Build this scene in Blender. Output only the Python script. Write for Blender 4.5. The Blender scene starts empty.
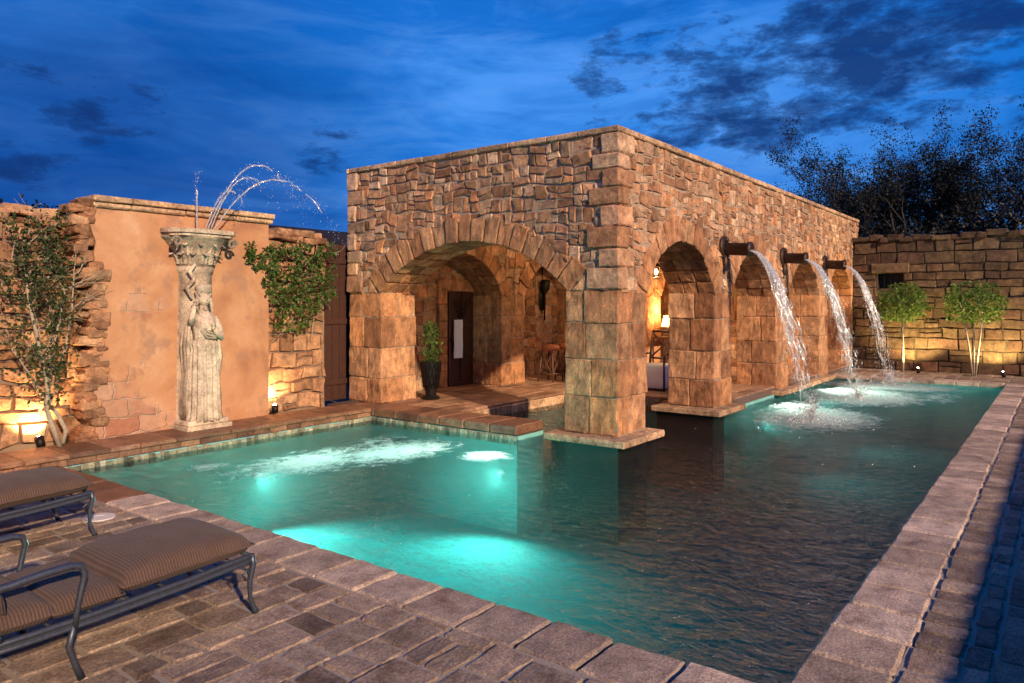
import bpy, math, random
from mathutils import Vector, noise as mn
random.seed(11)
R = math.radians
sc = bpy.context.scene
col = sc.collection
U = random.uniform
H = 1.9; FPX = 734.0; HOR = 302.0
CU, SU = .7982, .6024          # camera forward = (CU, SU)

def P(px, py, z=0.0):
    d = (H - z) * FPX / (py - HOR); r = (px - 512) / FPX * d
    return (r * SU + d * CU, -r * CU + d * SU)
def pdir(px, py):
    r = (px - 512) / FPX; u = (HOR - py) / FPX
    return Vector((r * SU + CU, -r * CU + SU, u)).normalized()

# ------------------------------------------------------------------ mesh helper
class MB:
    def __init__(s):
        s.v = []; s.f = []; s.c = []; s.m = []
    def add(s, vs, fs, c=None, m=0):
        b = len(s.v); c = c or (random.random(), random.random(), 0.0)
        s.v += [tuple(x) for x in vs]; s.c += [c] * len(vs)
        s.f += [tuple(i + b for i in q) for q in fs]; s.m += [m] * len(fs)
    def build(s, name, mats, parent=None, smooth=False):
        if not isinstance(mats, (list, tuple)): mats = [mats]
        loc = parent.location.copy() if parent else Vector((0, 0, 0))
        if parent and parent.type == 'MESH' and parent.parent: loc = loc + parent.parent.location
        me = bpy.data.meshes.new(name)
        me.from_pydata([(x - loc.x, y - loc.y, z - loc.z) for x, y, z in s.v], [], s.f)
        for k in mats: me.materials.append(k)
        me.polygons.foreach_set('material_index', s.m)
        if smooth: me.polygons.foreach_set('use_smooth', [True] * len(s.f))
        a = me.color_attributes.new('rnd', 'FLOAT_COLOR', 'POINT')
        flat = []
        for c in s.c: flat += [c[0], c[1], c[2], 1.0]
        a.data.foreach_set('color', flat)
        me.update()
        o = bpy.data.objects.new(name, me); col.objects.link(o)
        if parent: o.parent = parent
        return o
def tag(o, label=None, cat=None, group=None, kind=None):
    if label: o['label'] = label
    if cat: o['category'] = cat
    if group: o['group'] = group
    if kind: o['kind'] = kind
    return o
def empty(name, loc, label, cat, group=None):
    o = bpy.data.objects.new(name, None); col.objects.link(o)
    o.location = loc; o.empty_display_size = .2
    return tag(o, label, cat, group)

# ------------------------------------------------------------------ primitive shapes
def box(mb, x0, x1, y0, y1, z0, z1, c=None, m=0):
    v = [(x, y, z) for z in (z0, z1) for y in (y0, y1) for x in (x0, x1)]
    mb.add(v, [(0, 2, 3, 1), (4, 5, 7, 6), (0, 1, 5, 4), (2, 6, 7, 3), (0, 4, 6, 2), (1, 3, 7, 5)], c, m)

_cube_cache = {}
def _grid(n):
    if n in _cube_cache: return _cube_cache[n]
    idx = {}; pts = []; fs = []
    def vid(k):
        if k not in idx: idx[k] = len(pts); pts.append(k)
        return idx[k]
    for ax in range(3):
        a, b = (ax + 1) % 3, (ax + 2) % 3
        for side in (0, n):
            for i in range(n):
                for j in range(n):
                    q = []
                    for di, dj in ((0, 0), (1, 0), (1, 1), (0, 1)):
                        k = [0, 0, 0]; k[ax] = side; k[a] = i + di; k[b] = j + dj
                        q.append(vid(tuple(k)))
                    fs.append(tuple(q) if side == n else tuple(reversed(q)))
    _cube_cache[n] = (pts, fs)
    return _cube_cache[n]

def hexa(mb, c8, bev=.02, amp=.008, n=4, c=None, m=0, rnd=.45):
    """rough rounded block; c8[i][j][k] corner positions"""
    C = [[[Vector(c8[i][j][k]) for k in (0, 1)] for j in (0, 1)] for i in (0, 1)]
    L = [max(.01, (C[1][0][0] - C[0][0][0]).length), max(.01, (C[0][1][0] - C[0][0][0]).length), max(.01, (C[0][0][1] - C[0][0][0]).length)]
    par = []
    for l in L:
        b = min(.3, bev / l)
        ps = [0, b] + [b + (1 - 2 * b) * i / (n - 2) for i in range(1, n - 2)] + [1 - b, 1]
        par.append(ps)
    pts, fs = _grid(n); vs = []; sd = Vector((U(0, 50), 0, 0))
    for k in pts:
        t = [par[a][k[a]] for a in range(3)]
        ex = [a for a in range(3) if k[a] in (0, n)]
        if len(ex) > 1:
            for a in ex:
                b = min(.3, bev / L[a]) * rnd
                t[a] = b if k[a] == 0 else 1 - b
        x, y, z = t
        p = (((C[0][0][0] * (1 - z) + C[0][0][1] * z) * (1 - y) + (C[0][1][0] * (1 - z) + C[0][1][1] * z) * y) * (1 - x)
             + ((C[1][0][0] * (1 - z) + C[1][0][1] * z) * (1 - y) + (C[1][1][0] * (1 - z) + C[1][1][1] * z) * y) * x)
        q = mn.noise_vector(p * 7.3 + sd) * (amp * 1.1) + mn.noise_vector(p * 17.0 + sd) * (amp * .9)
        p = p + q + Vector((U(-amp, amp), U(-amp, amp), U(-amp, amp))) * .5
        vs.append(p)
    mb.add(vs, fs, c, m)
def block(mb, x0, x1, y0, y1, z0, z1, bev=.02, amp=.008, n=4, c=None, m=0, jit=0.0, rnd=.45):
    J = lambda: U(-jit, jit)
    c8 = [[[(x + J(), y + J(), z + J()) for z in (z0, z1)] for y in (y0, y1)] for x in (x0, x1)]
    hexa(mb, c8, bev, amp, n, c, m, rnd)

def tube(mb, pts, rad, n=8, c=None, m=0, caps=True):
    pts = [Vector(p) for p in pts]
    if not isinstance(rad, (list, tuple)): rad = [rad] * len(pts)
    vs = []; fs = []; N = len(pts); prev = None
    for i, p in enumerate(pts):
        t = (pts[min(i + 1, N - 1)] - pts[max(i - 1, 0)])
        t = t.normalized() if t.length > 1e-9 else Vector((0, 0, 1))
        if prev is None:
            a = t.orthogonal().normalized()
        else:
            a = (prev - t * prev.dot(t))
            a = a.normalized() if a.length > 1e-6 else t.orthogonal().normalized()
        prev = a; b = t.cross(a)
        for k in range(n):
            an = 2 * math.pi * k / n
            vs.append(p + (a * math.cos(an) + b * math.sin(an)) * rad[i])
    for i in range(N - 1):
        for k in range(n):
            fs.append((i * n + k, i * n + (k + 1) % n, (i + 1) * n + (k + 1) % n, (i + 1) * n + k))
    if caps:
        fs.append(tuple(reversed(range(n)))); fs.append(tuple((N - 1) * n + k for k in range(n)))
    mb.add(vs, fs, c, m)
def lathe(mb, prof, cx, cy, n=24, c=None, m=0, sx=1, sy=1):
    vs = []; fs = []
    for r, z in prof:
        for k in range(n):
            an = 2 * math.pi * k / n
            vs.append((cx + math.cos(an) * r * sx, cy + math.sin(an) * r * sy, z))
    for i in range(len(prof) - 1):
        for k in range(n):
            fs.append((i * n + k, i * n + (k + 1) % n, (i + 1) * n + (k + 1) % n, (i + 1) * n + k))
    fs.append(tuple(reversed(range(n)))); fs.append(tuple((len(prof) - 1) * n + k for k in range(n)))
    mb.add(vs, fs, c, m)
def ball(mb, c0, r, n=8, sx=1, sy=1, sz=1, c=None, m=0):
    vs = []; fs = []; k2 = n // 2
    for i in range(1, k2):
        th = math.pi * i / k2
        for k in range(n):
            an = 2 * math.pi * k / n
            vs.append((c0[0] + r * sx * math.sin(th) * math.cos(an), c0[1] + r * sy * math.sin(th) * math.sin(an), c0[2] + r * sz * math.cos(th)))
    top = len(vs); vs.append((c0[0], c0[1], c0[2] + r * sz)); vs.append((c0[0], c0[1], c0[2] - r * sz))
    for i in range(k2 - 2):
        for k in range(n):
            fs.append((i * n + k, (i + 1) * n + k, (i + 1) * n + (k + 1) % n, i * n + (k + 1) % n))
    for k in range(n):
        fs.append((top, k, (k + 1) % n)); b = (k2 - 2) * n
        fs.append((top + 1, b + (k + 1) % n, b + k))
    mb.add(vs, fs, c, m)

# ------------------------------------------------------------------ materials
def newmat(name):
    m = bpy.data.materials.new(name); m.use_nodes = True
    nt = m.node_tree; nt.nodes.clear()
    out = nt.nodes.new('ShaderNodeOutputMaterial'); b = nt.nodes.new('ShaderNodeBsdfPrincipled')
    nt.links.new(b.outputs[0], out.inputs[0])
    return m, nt, b, out
def N(nt, t, **kw):
    n = nt.nodes.new(t)
    for k, v in kw.items(): setattr(n, k, v)
    return n
def ramp(nt, fac, stops, interp='LINEAR'):
    r = N(nt, 'ShaderNodeValToRGB'); r.color_ramp.interpolation = interp
    e = r.color_ramp.elements
    while len(e) < len(stops): e.new(.5)
    for i, (p, c) in enumerate(stops):
        e[i].position = p; e[i].color = (c[0], c[1], c[2], 1) if hasattr(c, '__len__') else (c, c, c, 1)
    nt.links.new(fac, r.inputs[0]); return r.outputs[0]
def mathn(nt, op, a, b=None):
    n = N(nt, 'ShaderNodeMath', operation=op)
    for i, x in enumerate((a, b)):
        if x is None: continue
        if isinstance(x, (int, float)): n.inputs[i].default_value = x
        else: nt.links.new(x, n.inputs[i])
    return n.outputs[0]
def mix(nt, fac, a, b, blend='MIX'):
    n = N(nt, 'ShaderNodeMix', data_type='RGBA', blend_type=blend)
    for s, x in ((n.inputs[0], fac), (n.inputs[6], a), (n.inputs[7], b)):
        if isinstance(x, (int, float)): s.default_value = x
        elif isinstance(x, tuple): s.default_value = (x[0], x[1], x[2], 1)
        else: nt.links.new(x, s)
    return n.outputs[2]
def noise(nt, scale, detail=4, rough=.6, vec=None, dist=0.0):
    n = N(nt, 'ShaderNodeTexNoise'); n.inputs['Scale'].default_value = scale
    n.inputs['Detail'].default_value = detail; n.inputs['Roughness'].default_value = rough
    n.inputs['Distortion'].default_value = dist
    if vec is not None: nt.links.new(vec, n.inputs['Vector'])
    return n
def geo(nt): return N(nt, 'ShaderNodeNewGeometry').outputs['Position']
def bump(nt, b, h, dist=.01, strength=1.0):
    n = N(nt, 'ShaderNodeBump'); n.inputs['Distance'].default_value = dist; n.inputs['Strength'].default_value = strength
    nt.links.new(h, n.inputs['Height']); nt.links.new(n.outputs[0], b.inputs['Normal']); return n

def stone_mat(name, pal, mortar=(.22, .17, .12), b1=.02, sc1=9, rough=.85, var=.5, vert=1.0):
    m, nt, b, out = newmat(name)
    at = N(nt, 'ShaderNodeAttribute', attribute_name='rnd')
    sep = N(nt, 'ShaderNodeSeparateColor'); nt.links.new(at.outputs['Color'], sep.inputs[0])
    base = ramp(nt, sep.outputs[0], [(i / max(1, len(pal) - 1), c) for i, c in enumerate(pal)])
    pos = geo(nt)
    mv = N(nt, 'ShaderNodeMapping'); nt.links.new(pos, mv.inputs[0]); mv.inputs['Scale'].default_value = (1, 1, vert); mv.inputs['Rotation'].default_value = (R(8) if vert != 1 else 0, R(6) if vert != 1 else 0, 0)
    n1 = noise(nt, 4.5, 6, .65, pos); n2 = noise(nt, 52, 6, .75, pos); n3 = noise(nt, sc1, 8, .68, mv.outputs[0], .4)
    v = ramp(nt, n1.outputs[0], [(.3, (.5, .42, .36)), (.5, (.98, .95, .92)), (.72, (1.45, 1.38, 1.25))])
    c1 = mix(nt, 1.0, base, v, 'MULTIPLY')
    c1 = mix(nt, ramp(nt, n2.outputs[0], [(.42, 0.0), (.66, .75)]), c1, mix(nt, 1.0, c1, (.42, .35, .31), 'MULTIPLY'))
    c1 = mix(nt, ramp(nt, n3.outputs[0], [(.50, 0.0), (.66, var)]), c1, mix(nt, 1.0, c1, (2.0, 1.85, 1.6), 'MULTIPLY'))
    c1 = mix(nt, ramp(nt, n3.outputs[0], [(.34, .6), (.46, 0.0)]), c1, mix(nt, 1.0, c1, (.40, .32, .28), 'MULTIPLY'))
    c1 = mix(nt, 1.0, c1, ramp(nt, sep.outputs[1], [(0, .68), (1, 1.3)]), 'MULTIPLY')
    mo = mix(nt, n2.outputs[0], mortar, tuple(x * .6 for x in mortar))
    c1 = mix(nt, sep.outputs[2], c1, mo)
    nt.links.new(c1, b.inputs['Base Color']); b.inputs['Roughness'].default_value = rough
    b.inputs['Specular IOR Level'].default_value = .3
    h = mathn(nt, 'ADD', n3.outputs[0], mathn(nt, 'MULTIPLY', n2.outputs[0], .4))
    bump(nt, b, h, b1, 1.0)
    return m
def plain_mat(name, c, rough=.6, metal=0, nscale=20, var=.35, bd=.002, spec=.5, **kw):
    m, nt, b, out = newmat(name); pos = geo(nt)
    n = noise(nt, nscale, 5, .65, pos)
    nt.links.new(mix(nt, 1.0, c, ramp(nt, n.outputs[0], [(.25, 1 - var), (.75, 1 + var)]), 'MULTIPLY'), b.inputs['Base Color'])
    b.inputs['Roughness'].default_value = rough; b.inputs['Metallic'].default_value = metal
    b.inputs['Specular IOR Level'].default_value = spec
    bump(nt, b, n.outputs[0], bd)
    for k, v in kw.items(): b.inputs[k.replace('_', ' ')].default_value = v
    return m
def leaf_mat(name, c1, c2, trans=.3):
    m, nt, b, out = newmat(name)
    at = N(nt, 'ShaderNodeAttribute', attribute_name='rnd')
    sep = N(nt, 'ShaderNodeSeparateColor'); nt.links.new(at.outputs['Color'], sep.inputs[0])
    c = mix(nt, sep.outputs[0], c1, c2)
    nt.links.new(c, b.inputs['Base Color']); b.inputs['Roughness'].default_value = .5
    b.inputs['Specular IOR Level'].default_value = .3
    t = N(nt, 'ShaderNodeBsdfTranslucent'); nt.links.new(c, t.inputs[0])
    mx = N(nt, 'ShaderNodeMixShader'); mx.inputs[0].default_value = trans
    nt.links.new(b.outputs[0], mx.inputs[1]); nt.links.new(t.outputs[0], mx.inputs[2]); nt.links.new(mx.outputs[0], out.inputs[0])
    return m
def emit_mat(name, c, s):
    m, nt, b, out = newmat(name)
    b.inputs['Base Color'].default_value = (*c, 1); b.inputs['Emission Color'].default_value = (*c, 1)
    b.inputs['Emission Strength'].default_value = s
    return m

M = {}
PAL = [(.26, .135, .075), (.47, .275, .155), (.35, .185, .10), (.55, .35, .215), (.29, .19, .125), (.52, .25, .115), (.42, .29, .19), (.60, .43, .29), (.40, .20, .11)]
M['stone'] = stone_mat('rubble_stone', PAL, (.46, .36, .26), .024, 12)
M['block'] = stone_mat('hewn_block_stone', [(.47, .24, .115), (.58, .34, .185), (.39, .195, .10), (.54, .275, .13), (.52, .33, .20)], (.42, .31, .21), .05, 9, vert=.38)
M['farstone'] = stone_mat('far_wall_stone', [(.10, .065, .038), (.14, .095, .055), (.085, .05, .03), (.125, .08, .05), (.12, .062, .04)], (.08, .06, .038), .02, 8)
M['leftstone'] = stone_mat('garden_wall_stone', [(.30, .15, .08), (.38, .22, .12), (.26, .14, .08), (.42, .27, .16), (.33, .18, .1)], (.30, .2, .13), .02, 8)
M['paver'] = stone_mat('tumbled_paver', [(.28, .215, .165), (.34, .265, .20), (.25, .19, .15), (.30, .23, .175), (.37, .295, .23)], (.44, .36, .28), .014, 70, .85, .6)
M['coping'] = stone_mat('coping_stone', [(.44, .345, .27), (.52, .41, .325), (.47, .37, .29), (.57, .46, .365)], (.3, .22, .17), .016, 75, .85, .6)
M['ledge'] = stone_mat('ledge_stone', [(.22, .115, .07), (.27, .15, .09), (.19, .1, .065), (.24, .14, .09)], (.1, .07, .05), .008, 20, .45, .3)
M['darkcoping'] = stone_mat('dark_coping_stone', [(.17, .085, .055), (.21, .11, .07), (.15, .08, .055)], (.1, .07, .05), .008, 30, .35, .3)  # darker brown, smoother coping stone
M['floor'] = stone_mat('flagstone', [(.30, .17, .1), (.36, .23, .15), (.26, .15, .1)], (.15, .1, .08), .006, 20, .6, .3)
M['tile'] = stone_mat('waterline_tile', [(.2, .2, .14), (.3, .3, .22), (.4, .38, .27), (.16, .17, .12), (.5, .5, .4)], (.3, .3, .25), .01, 30, .4, .3)
M['capstone'] = stone_mat('cap_stone', [(.42, .28, .17), (.50, .35, .22), (.45, .31, .2)], (.3, .22, .15), .008, 18)
M['carved'] = stone_mat('carved_limestone', [(.48, .41, .31), (.54, .47, .37)], (.3, .25, .2), .008, 30, .8, .2)
M['iron'] = plain_mat('powder_coated_frame', (.075, .085, .105), .42, .6, 60, .3, .001)
M['blackiron'] = plain_mat('black_iron', (.02, .017, .015), .5, .7, 40, .3, .002)
M['bronze'] = plain_mat('aged_bronze', (.055, .03, .02), .5, .6, 25, .5, .006)
M['wood'] = plain_mat('dark_wood', (.05, .02, .012), .5, 0, 25, .4, .003)
M['rattan'] = plain_mat('rattan', (.10, .045, .022), .6, 0, 80, .5, .004)
M['terracotta'] = plain_mat('terracotta', (.42, .14, .06), .7, 0, 20, .3, .003)
M['white'] = plain_mat('white_cloth', (.72, .72, .74), .9, 0, 30, .08, .004)
M['lid'] = plain_mat('skimmer_plastic', (.6, .55, .5), .5, 0, 50, .1, .001)
M['bark'] = plain_mat('pale_bark', (.34, .28, .2), .8, 0, 30, .4, .006)
M['darkbark'] = plain_mat('dark_bark', (.03, .022, .018), .9, 0, 12, .4, .02)
M['dark'] = plain_mat('dark_stucco', (.018, .014, .018), .95, 0, 8, .3, .005, spec=.1)
M['roof'] = plain_mat('dark_roof', (.02, .017, .02), .95, 0, 8, .3, .01, spec=.1)
M['ceiling'] = plain_mat('ceiling_plaster', (.12, .07, .04), .9, 0, 6, .3, .01)
M['leafL'] = leaf_mat('espalier_leaf', (.025, .045, .012), (.075, .10, .03))
M['leafV'] = leaf_mat('vine_leaf', (.03, .07, .012), (.10, .17, .03))
M['leafT'] = leaf_mat('citrus_leaf', (.04, .09, .015), (.14, .22, .035))
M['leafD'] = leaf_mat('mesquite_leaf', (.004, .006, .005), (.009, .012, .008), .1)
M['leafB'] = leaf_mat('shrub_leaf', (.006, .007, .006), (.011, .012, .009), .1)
M['lamp'] = emit_mat('lamp_glow', (1, .72, .38), 60)
M['lampcool'] = emit_mat('pool_lamp_glow', (.85, 1, .92), 1.2)
M['shade'] = emit_mat('lamp_shade_glow', (1, .45, .12), 5)
M['flame'] = emit_mat('lantern_glow', (1, .7, .35), 14)

# plaster
def plaster():
    m, nt, b, out = newmat('ochre_plaster'); pos = geo(nt)
    n1 = noise(nt, 1.3, 6, .6, pos, .3); n2 = noise(nt, 14, 6, .7, pos); n3 = noise(nt, 3.2, 5, .65, pos)
    c = ramp(nt, n1.outputs[0], [(.34, (.32, .14, .07)), (.47, (.44, .215, .10)), (.6, (.51, .275, .14)), (.72, (.58, .36, .22))])
    c = mix(nt, ramp(nt, n2.outputs[0], [(.4, 0.0), (.8, .5)]), c, (.4, .2, .1))
    c = mix(nt, ramp(nt, n3.outputs[0], [(.55, 0.0), (.66, .7)]), c, (.30, .165, .105))
    # exposed stones, low and left
    sv = N(nt, 'ShaderNodeSeparateXYZ'); nt.links.new(pos, sv.inputs[0]); cv = N(nt, 'ShaderNodeCombineXYZ'); nt.links.new(sv.outputs[0], cv.inputs[0]); nt.links.new(sv.outputs[2], cv.inputs[1])
    mp2 = noise(nt, 2.6, 3, .6, pos)
    vadd = N(nt, 'ShaderNodeVectorMath', operation='MULTIPLY_ADD'); nt.links.new(mp2.outputs['Color'], vadd.inputs[0])
    vadd.inputs[1].default_value = (.22, .22, 0); nt.links.new(cv.outputs[0], vadd.inputs[2])
    bk = N(nt, 'ShaderNodeTexBrick'); nt.links.new(vadd.outputs[0], bk.inputs['Vector']); bk.offset = .37; bk.squash = .75; bk.squash_frequency = 3
    for k_, v_ in (('Color1', (.34, .14, .075, 1)), ('Color2', (.50, .30, .19, 1)), ('Mortar', (.50, .36, .25, 1)), ('Scale', 1.0), ('Mortar Size', .012), ('Mortar Smooth', .9), ('Brick Width', .42), ('Row Height', .235), ('Bias', -.1)): bk.inputs[k_].default_value = v_
    edge = mathn(nt, 'SUBTRACT', 1.0, bk.outputs['Fac'])
    st = bk.outputs['Color']
    st = mix(nt, ramp(nt, n2.outputs[0], [(.4, 0.0), (.8, .6)]), st, mix(nt, 1.0, st, (.5, .42, .38), 'MULTIPLY'))
    sx = N(nt, 'ShaderNodeSeparateXYZ'); nt.links.new(pos, sx.inputs[0])
    # mask = 1.15 - z*.55 - (x-4.3)*.42 + noise
    q = mathn(nt, 'ADD', mathn(nt, 'MULTIPLY', sx.outputs[2], -.62), mathn(nt, 'MULTIPLY', mathn(nt, 'SUBTRACT', sx.outputs[0], 4.3), -.34))
    q = mathn(nt, 'ADD', mathn(nt, 'ADD', q, 1.02), mathn(nt, 'MULTIPLY', mathn(nt, 'SUBTRACT', n3.outputs[0], .5), 1.6))
    mask = ramp(nt, q, [(.22, 0.0), (.52, .95)])
    # second worn patch
    dx = mathn(nt, 'POWER', mathn(nt, 'MULTIPLY', mathn(nt, 'SUBTRACT', sx.outputs[0], 4.95), 1.6), 2)
    dz = mathn(nt, 'POWER', mathn(nt, 'MULTIPLY', mathn(nt, 'SUBTRACT', sx.outputs[2], 1.85), 3.0), 2)
    p2 = mathn(nt, 'SUBTRACT', mathn(nt, 'ADD', mathn(nt, 'MULTIPLY', n3.outputs[0], 2.2), -.45), mathn(nt, 'ADD', dx, dz))
    m2 = ramp(nt, p2, [(.4, 0.0), (.55, .75)])
    mask = mathn(nt, 'MAXIMUM', mask, m2)
    c = mix(nt, mask, c, st)
    nt.links.new(c, b.inputs['Base Color']); b.inputs['Roughness'].default_value = .9
    h = mathn(nt, 'ADD', mathn(nt, 'MULTIPLY', mathn(nt, 'MULTIPLY', edge, mask), .7), mathn(nt, 'MULTIPLY', n2.outputs[0], .25))
    h = mathn(nt, 'ADD', h, mathn(nt, 'MULTIPLY', n3.outputs[0], .8))
    h = mathn(nt, 'SUBTRACT', h, mathn(nt, 'MULTIPLY', mask, .5))
    bump(nt, b, h, .02)
    return m
M['plaster'] = plaster()

def pool_mat():
    m, nt, b, out = newmat('pool_plaster'); pos = geo(nt)
    n = noise(nt, 3, 6, .6, pos)
    c = ramp(nt, n.outputs[0], [(.3, (.14, .38, .34)), (.7, (.2, .48, .43))])
    nt.links.new(c, b.inputs['Base Color']); b.inputs['Roughness'].default_value = .8
    return m
M['pool'] = pool_mat()

FALLS = []      # filled below: (x, y, radius, strength) of foam
def water_mat(foam_glare):
    m, nt, b, out = newmat('pool_water'); pos = geo(nt)
    nt.nodes.remove(b)
    mp = N(nt, 'ShaderNodeMapping'); nt.links.new(pos, mp.inputs[0])
    mp.inputs['Scale'].default_value = (1.0, .62, 1); mp.inputs['Rotation'].default_value = (0, 0, R(-20))
    n1 = noise(nt, 4.6, 3, .5, mp.outputs[0], .7); n2 = noise(nt, 13, 4, .6, mp.outputs[0], .8); n3 = noise(nt, 40, 2, .5, pos)
    fine = noise(nt, 26, 8, .8, pos, .8); fine2 = noise(nt, 6, 5, .65, pos, .6)
    # foam mask: sum of blobs, one of them painting a glare on the water
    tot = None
    for (fx, fy, rx, ry, st) in foam_glare:
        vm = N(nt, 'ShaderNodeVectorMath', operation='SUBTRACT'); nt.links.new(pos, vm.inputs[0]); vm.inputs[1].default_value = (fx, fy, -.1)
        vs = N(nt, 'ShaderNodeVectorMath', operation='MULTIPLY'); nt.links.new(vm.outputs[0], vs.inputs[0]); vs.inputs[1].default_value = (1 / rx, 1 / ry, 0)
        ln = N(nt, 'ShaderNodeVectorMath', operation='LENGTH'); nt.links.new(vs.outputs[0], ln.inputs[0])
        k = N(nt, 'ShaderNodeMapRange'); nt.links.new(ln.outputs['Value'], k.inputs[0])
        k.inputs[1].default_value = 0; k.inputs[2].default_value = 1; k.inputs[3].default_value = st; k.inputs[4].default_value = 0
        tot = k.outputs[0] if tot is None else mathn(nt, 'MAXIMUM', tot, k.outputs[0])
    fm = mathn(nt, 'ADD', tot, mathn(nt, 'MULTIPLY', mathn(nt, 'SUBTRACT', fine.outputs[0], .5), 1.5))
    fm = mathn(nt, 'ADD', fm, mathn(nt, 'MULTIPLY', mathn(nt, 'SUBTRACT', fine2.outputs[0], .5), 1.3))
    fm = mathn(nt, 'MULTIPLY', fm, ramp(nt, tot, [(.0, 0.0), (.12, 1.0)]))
    foam_glare_fac = ramp(nt, fm, [(.20, 0.0), (.45, .4), (.78, 1.0)])
    h = mathn(nt, 'ADD', mathn(nt, 'MULTIPLY', n1.outputs[0], 1.0), mathn(nt, 'MULTIPLY', n2.outputs[0], .42))
    h = mathn(nt, 'ADD', h, mathn(nt, 'MULTIPLY', n3.outputs[0], .07))
    h = mathn(nt, 'ADD', h, mathn(nt, 'MULTIPLY', mathn(nt, 'MULTIPLY', fine.outputs[0], tot), 1.1))
    bp = N(nt, 'ShaderNodeBump'); bp.inputs['Distance'].default_value = .19; nt.links.new(h, bp.inputs['Height'])
    gl = N(nt, 'ShaderNodeBsdfGlossy'); gl.inputs['Roughness'].default_value = .04; gl.inputs[0].default_value = (.82, .86, .92, 1); nt.links.new(bp.outputs[0], gl.inputs['Normal'])
    tr = N(nt, 'ShaderNodeBsdfRefraction'); tr.inputs['Roughness'].default_value = 0; tr.inputs['IOR'].default_value = 1.33
    tr = N(nt, 'ShaderNodeBsdfTransparent'); tr.inputs[0].default_value = (.88, .95, .95, 1)
    fr = N(nt, 'ShaderNodeFresnel'); fr.inputs['IOR'].default_value = 1.33; nt.links.new(bp.outputs[0], fr.inputs['Normal'])
    mx = N(nt, 'ShaderNodeMixShader'); nt.links.new(fr.outputs[0], mx.inputs[0]); nt.links.new(tr.outputs[0], mx.inputs[1]); nt.links.new(gl.outputs[0], mx.inputs[2])
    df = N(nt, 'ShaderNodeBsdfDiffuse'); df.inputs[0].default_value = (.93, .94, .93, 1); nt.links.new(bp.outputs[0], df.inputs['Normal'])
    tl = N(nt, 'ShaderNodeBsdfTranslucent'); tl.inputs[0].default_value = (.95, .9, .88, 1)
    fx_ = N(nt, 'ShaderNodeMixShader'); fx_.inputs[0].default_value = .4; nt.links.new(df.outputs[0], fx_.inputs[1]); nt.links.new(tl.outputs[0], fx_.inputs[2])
    m2 = N(nt, 'ShaderNodeMixShader'); nt.links.new(foam_glare_fac, m2.inputs[0]); nt.links.new(mx.outputs[0], m2.inputs[1]); nt.links.new(fx_.outputs[0], m2.inputs[2])
    nt.links.new(m2.outputs[0], out.inputs[0])
    return m
def spray_mat():
    m, nt, b, out = newmat('falling_water'); nt.nodes.remove(b); pos = geo(nt)
    n = noise(nt, 22, 4, .7, pos)
    gl = N(nt, 'ShaderNodeBsdfGlossy'); gl.inputs['Roughness'].default_value = .12; gl.inputs[0].default_value = (.95, .95, .95, 1)
    tr = N(nt, 'ShaderNodeBsdfTransparent')
    df = N(nt, 'ShaderNodeBsdfDiffuse'); df.inputs[0].default_value = (.88, .88, .88, 1)
    tl = N(nt, 'ShaderNodeBsdfTranslucent'); tl.inputs[0].default_value = (.88, .9, .9, 1)
    a = N(nt, 'ShaderNodeMixShader'); a.inputs[0].default_value = .4; nt.links.new(df.outputs[0], a.inputs[1]); nt.links.new(tl.outputs[0], a.inputs[2])
    a2 = N(nt, 'ShaderNodeMixShader'); a2.inputs[0].default_value = .3; nt.links.new(a.outputs[0], a2.inputs[1]); nt.links.new(gl.outputs[0], a2.inputs[2])
    a3 = N(nt, 'ShaderNodeMixShader'); nt.links.new(ramp(nt, n.outputs[0], [(.42, .12), (.62, .85)]), a3.inputs[0])
    nt.links.new(tr.outputs[0], a3.inputs[1]); nt.links.new(a2.outputs[0], a3.inputs[2]); nt.links.new(a3.outputs[0], out.inputs[0])
    return m
M['spray'] = spray_mat()
def stripe_mat():
    m, nt, b, out = newmat('striped_cushion_fabric')
    tc = N(nt, 'ShaderNodeTexCoord')
    w = N(nt, 'ShaderNodeTexWave', bands_direction='X'); w.inputs['Scale'].default_value = 19; w.inputs['Distortion'].default_value = .25
    w.inputs['Detail'].default_value = 1; nt.links.new(tc.outputs['Object'], w.inputs['Vector'])
    n = noise(nt, 160, 3, .6, tc.outputs['Object']); n2 = noise(nt, 5, 3, .6, tc.outputs['Object'])
    c = ramp(nt, w.outputs[0], [(.25, (.072, .040, .025)), (.7, (.115, .066, .040))])
    c = mix(nt, 1.0, c, ramp(nt, n.outputs[0], [(.3, .75), (.7, 1.2)]), 'MULTIPLY')
    c = mix(nt, 1.0, c, ramp(nt, n2.outputs[0], [(.3, .85), (.7, 1.12)]), 'MULTIPLY')
    nt.links.new(c, b.inputs['Base Color']); b.inputs['Roughness'].default_value = .9
    b.inputs['Sheen Weight'].default_value = .05
    bump(nt, b, mathn(nt, 'ADD', mathn(nt, 'ADD', w.outputs[0], n.outputs[0]), mathn(nt, 'MULTIPLY', n2.outputs[0], 6)), .003)
    return m
M['cushion'] = stripe_mat()

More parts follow.
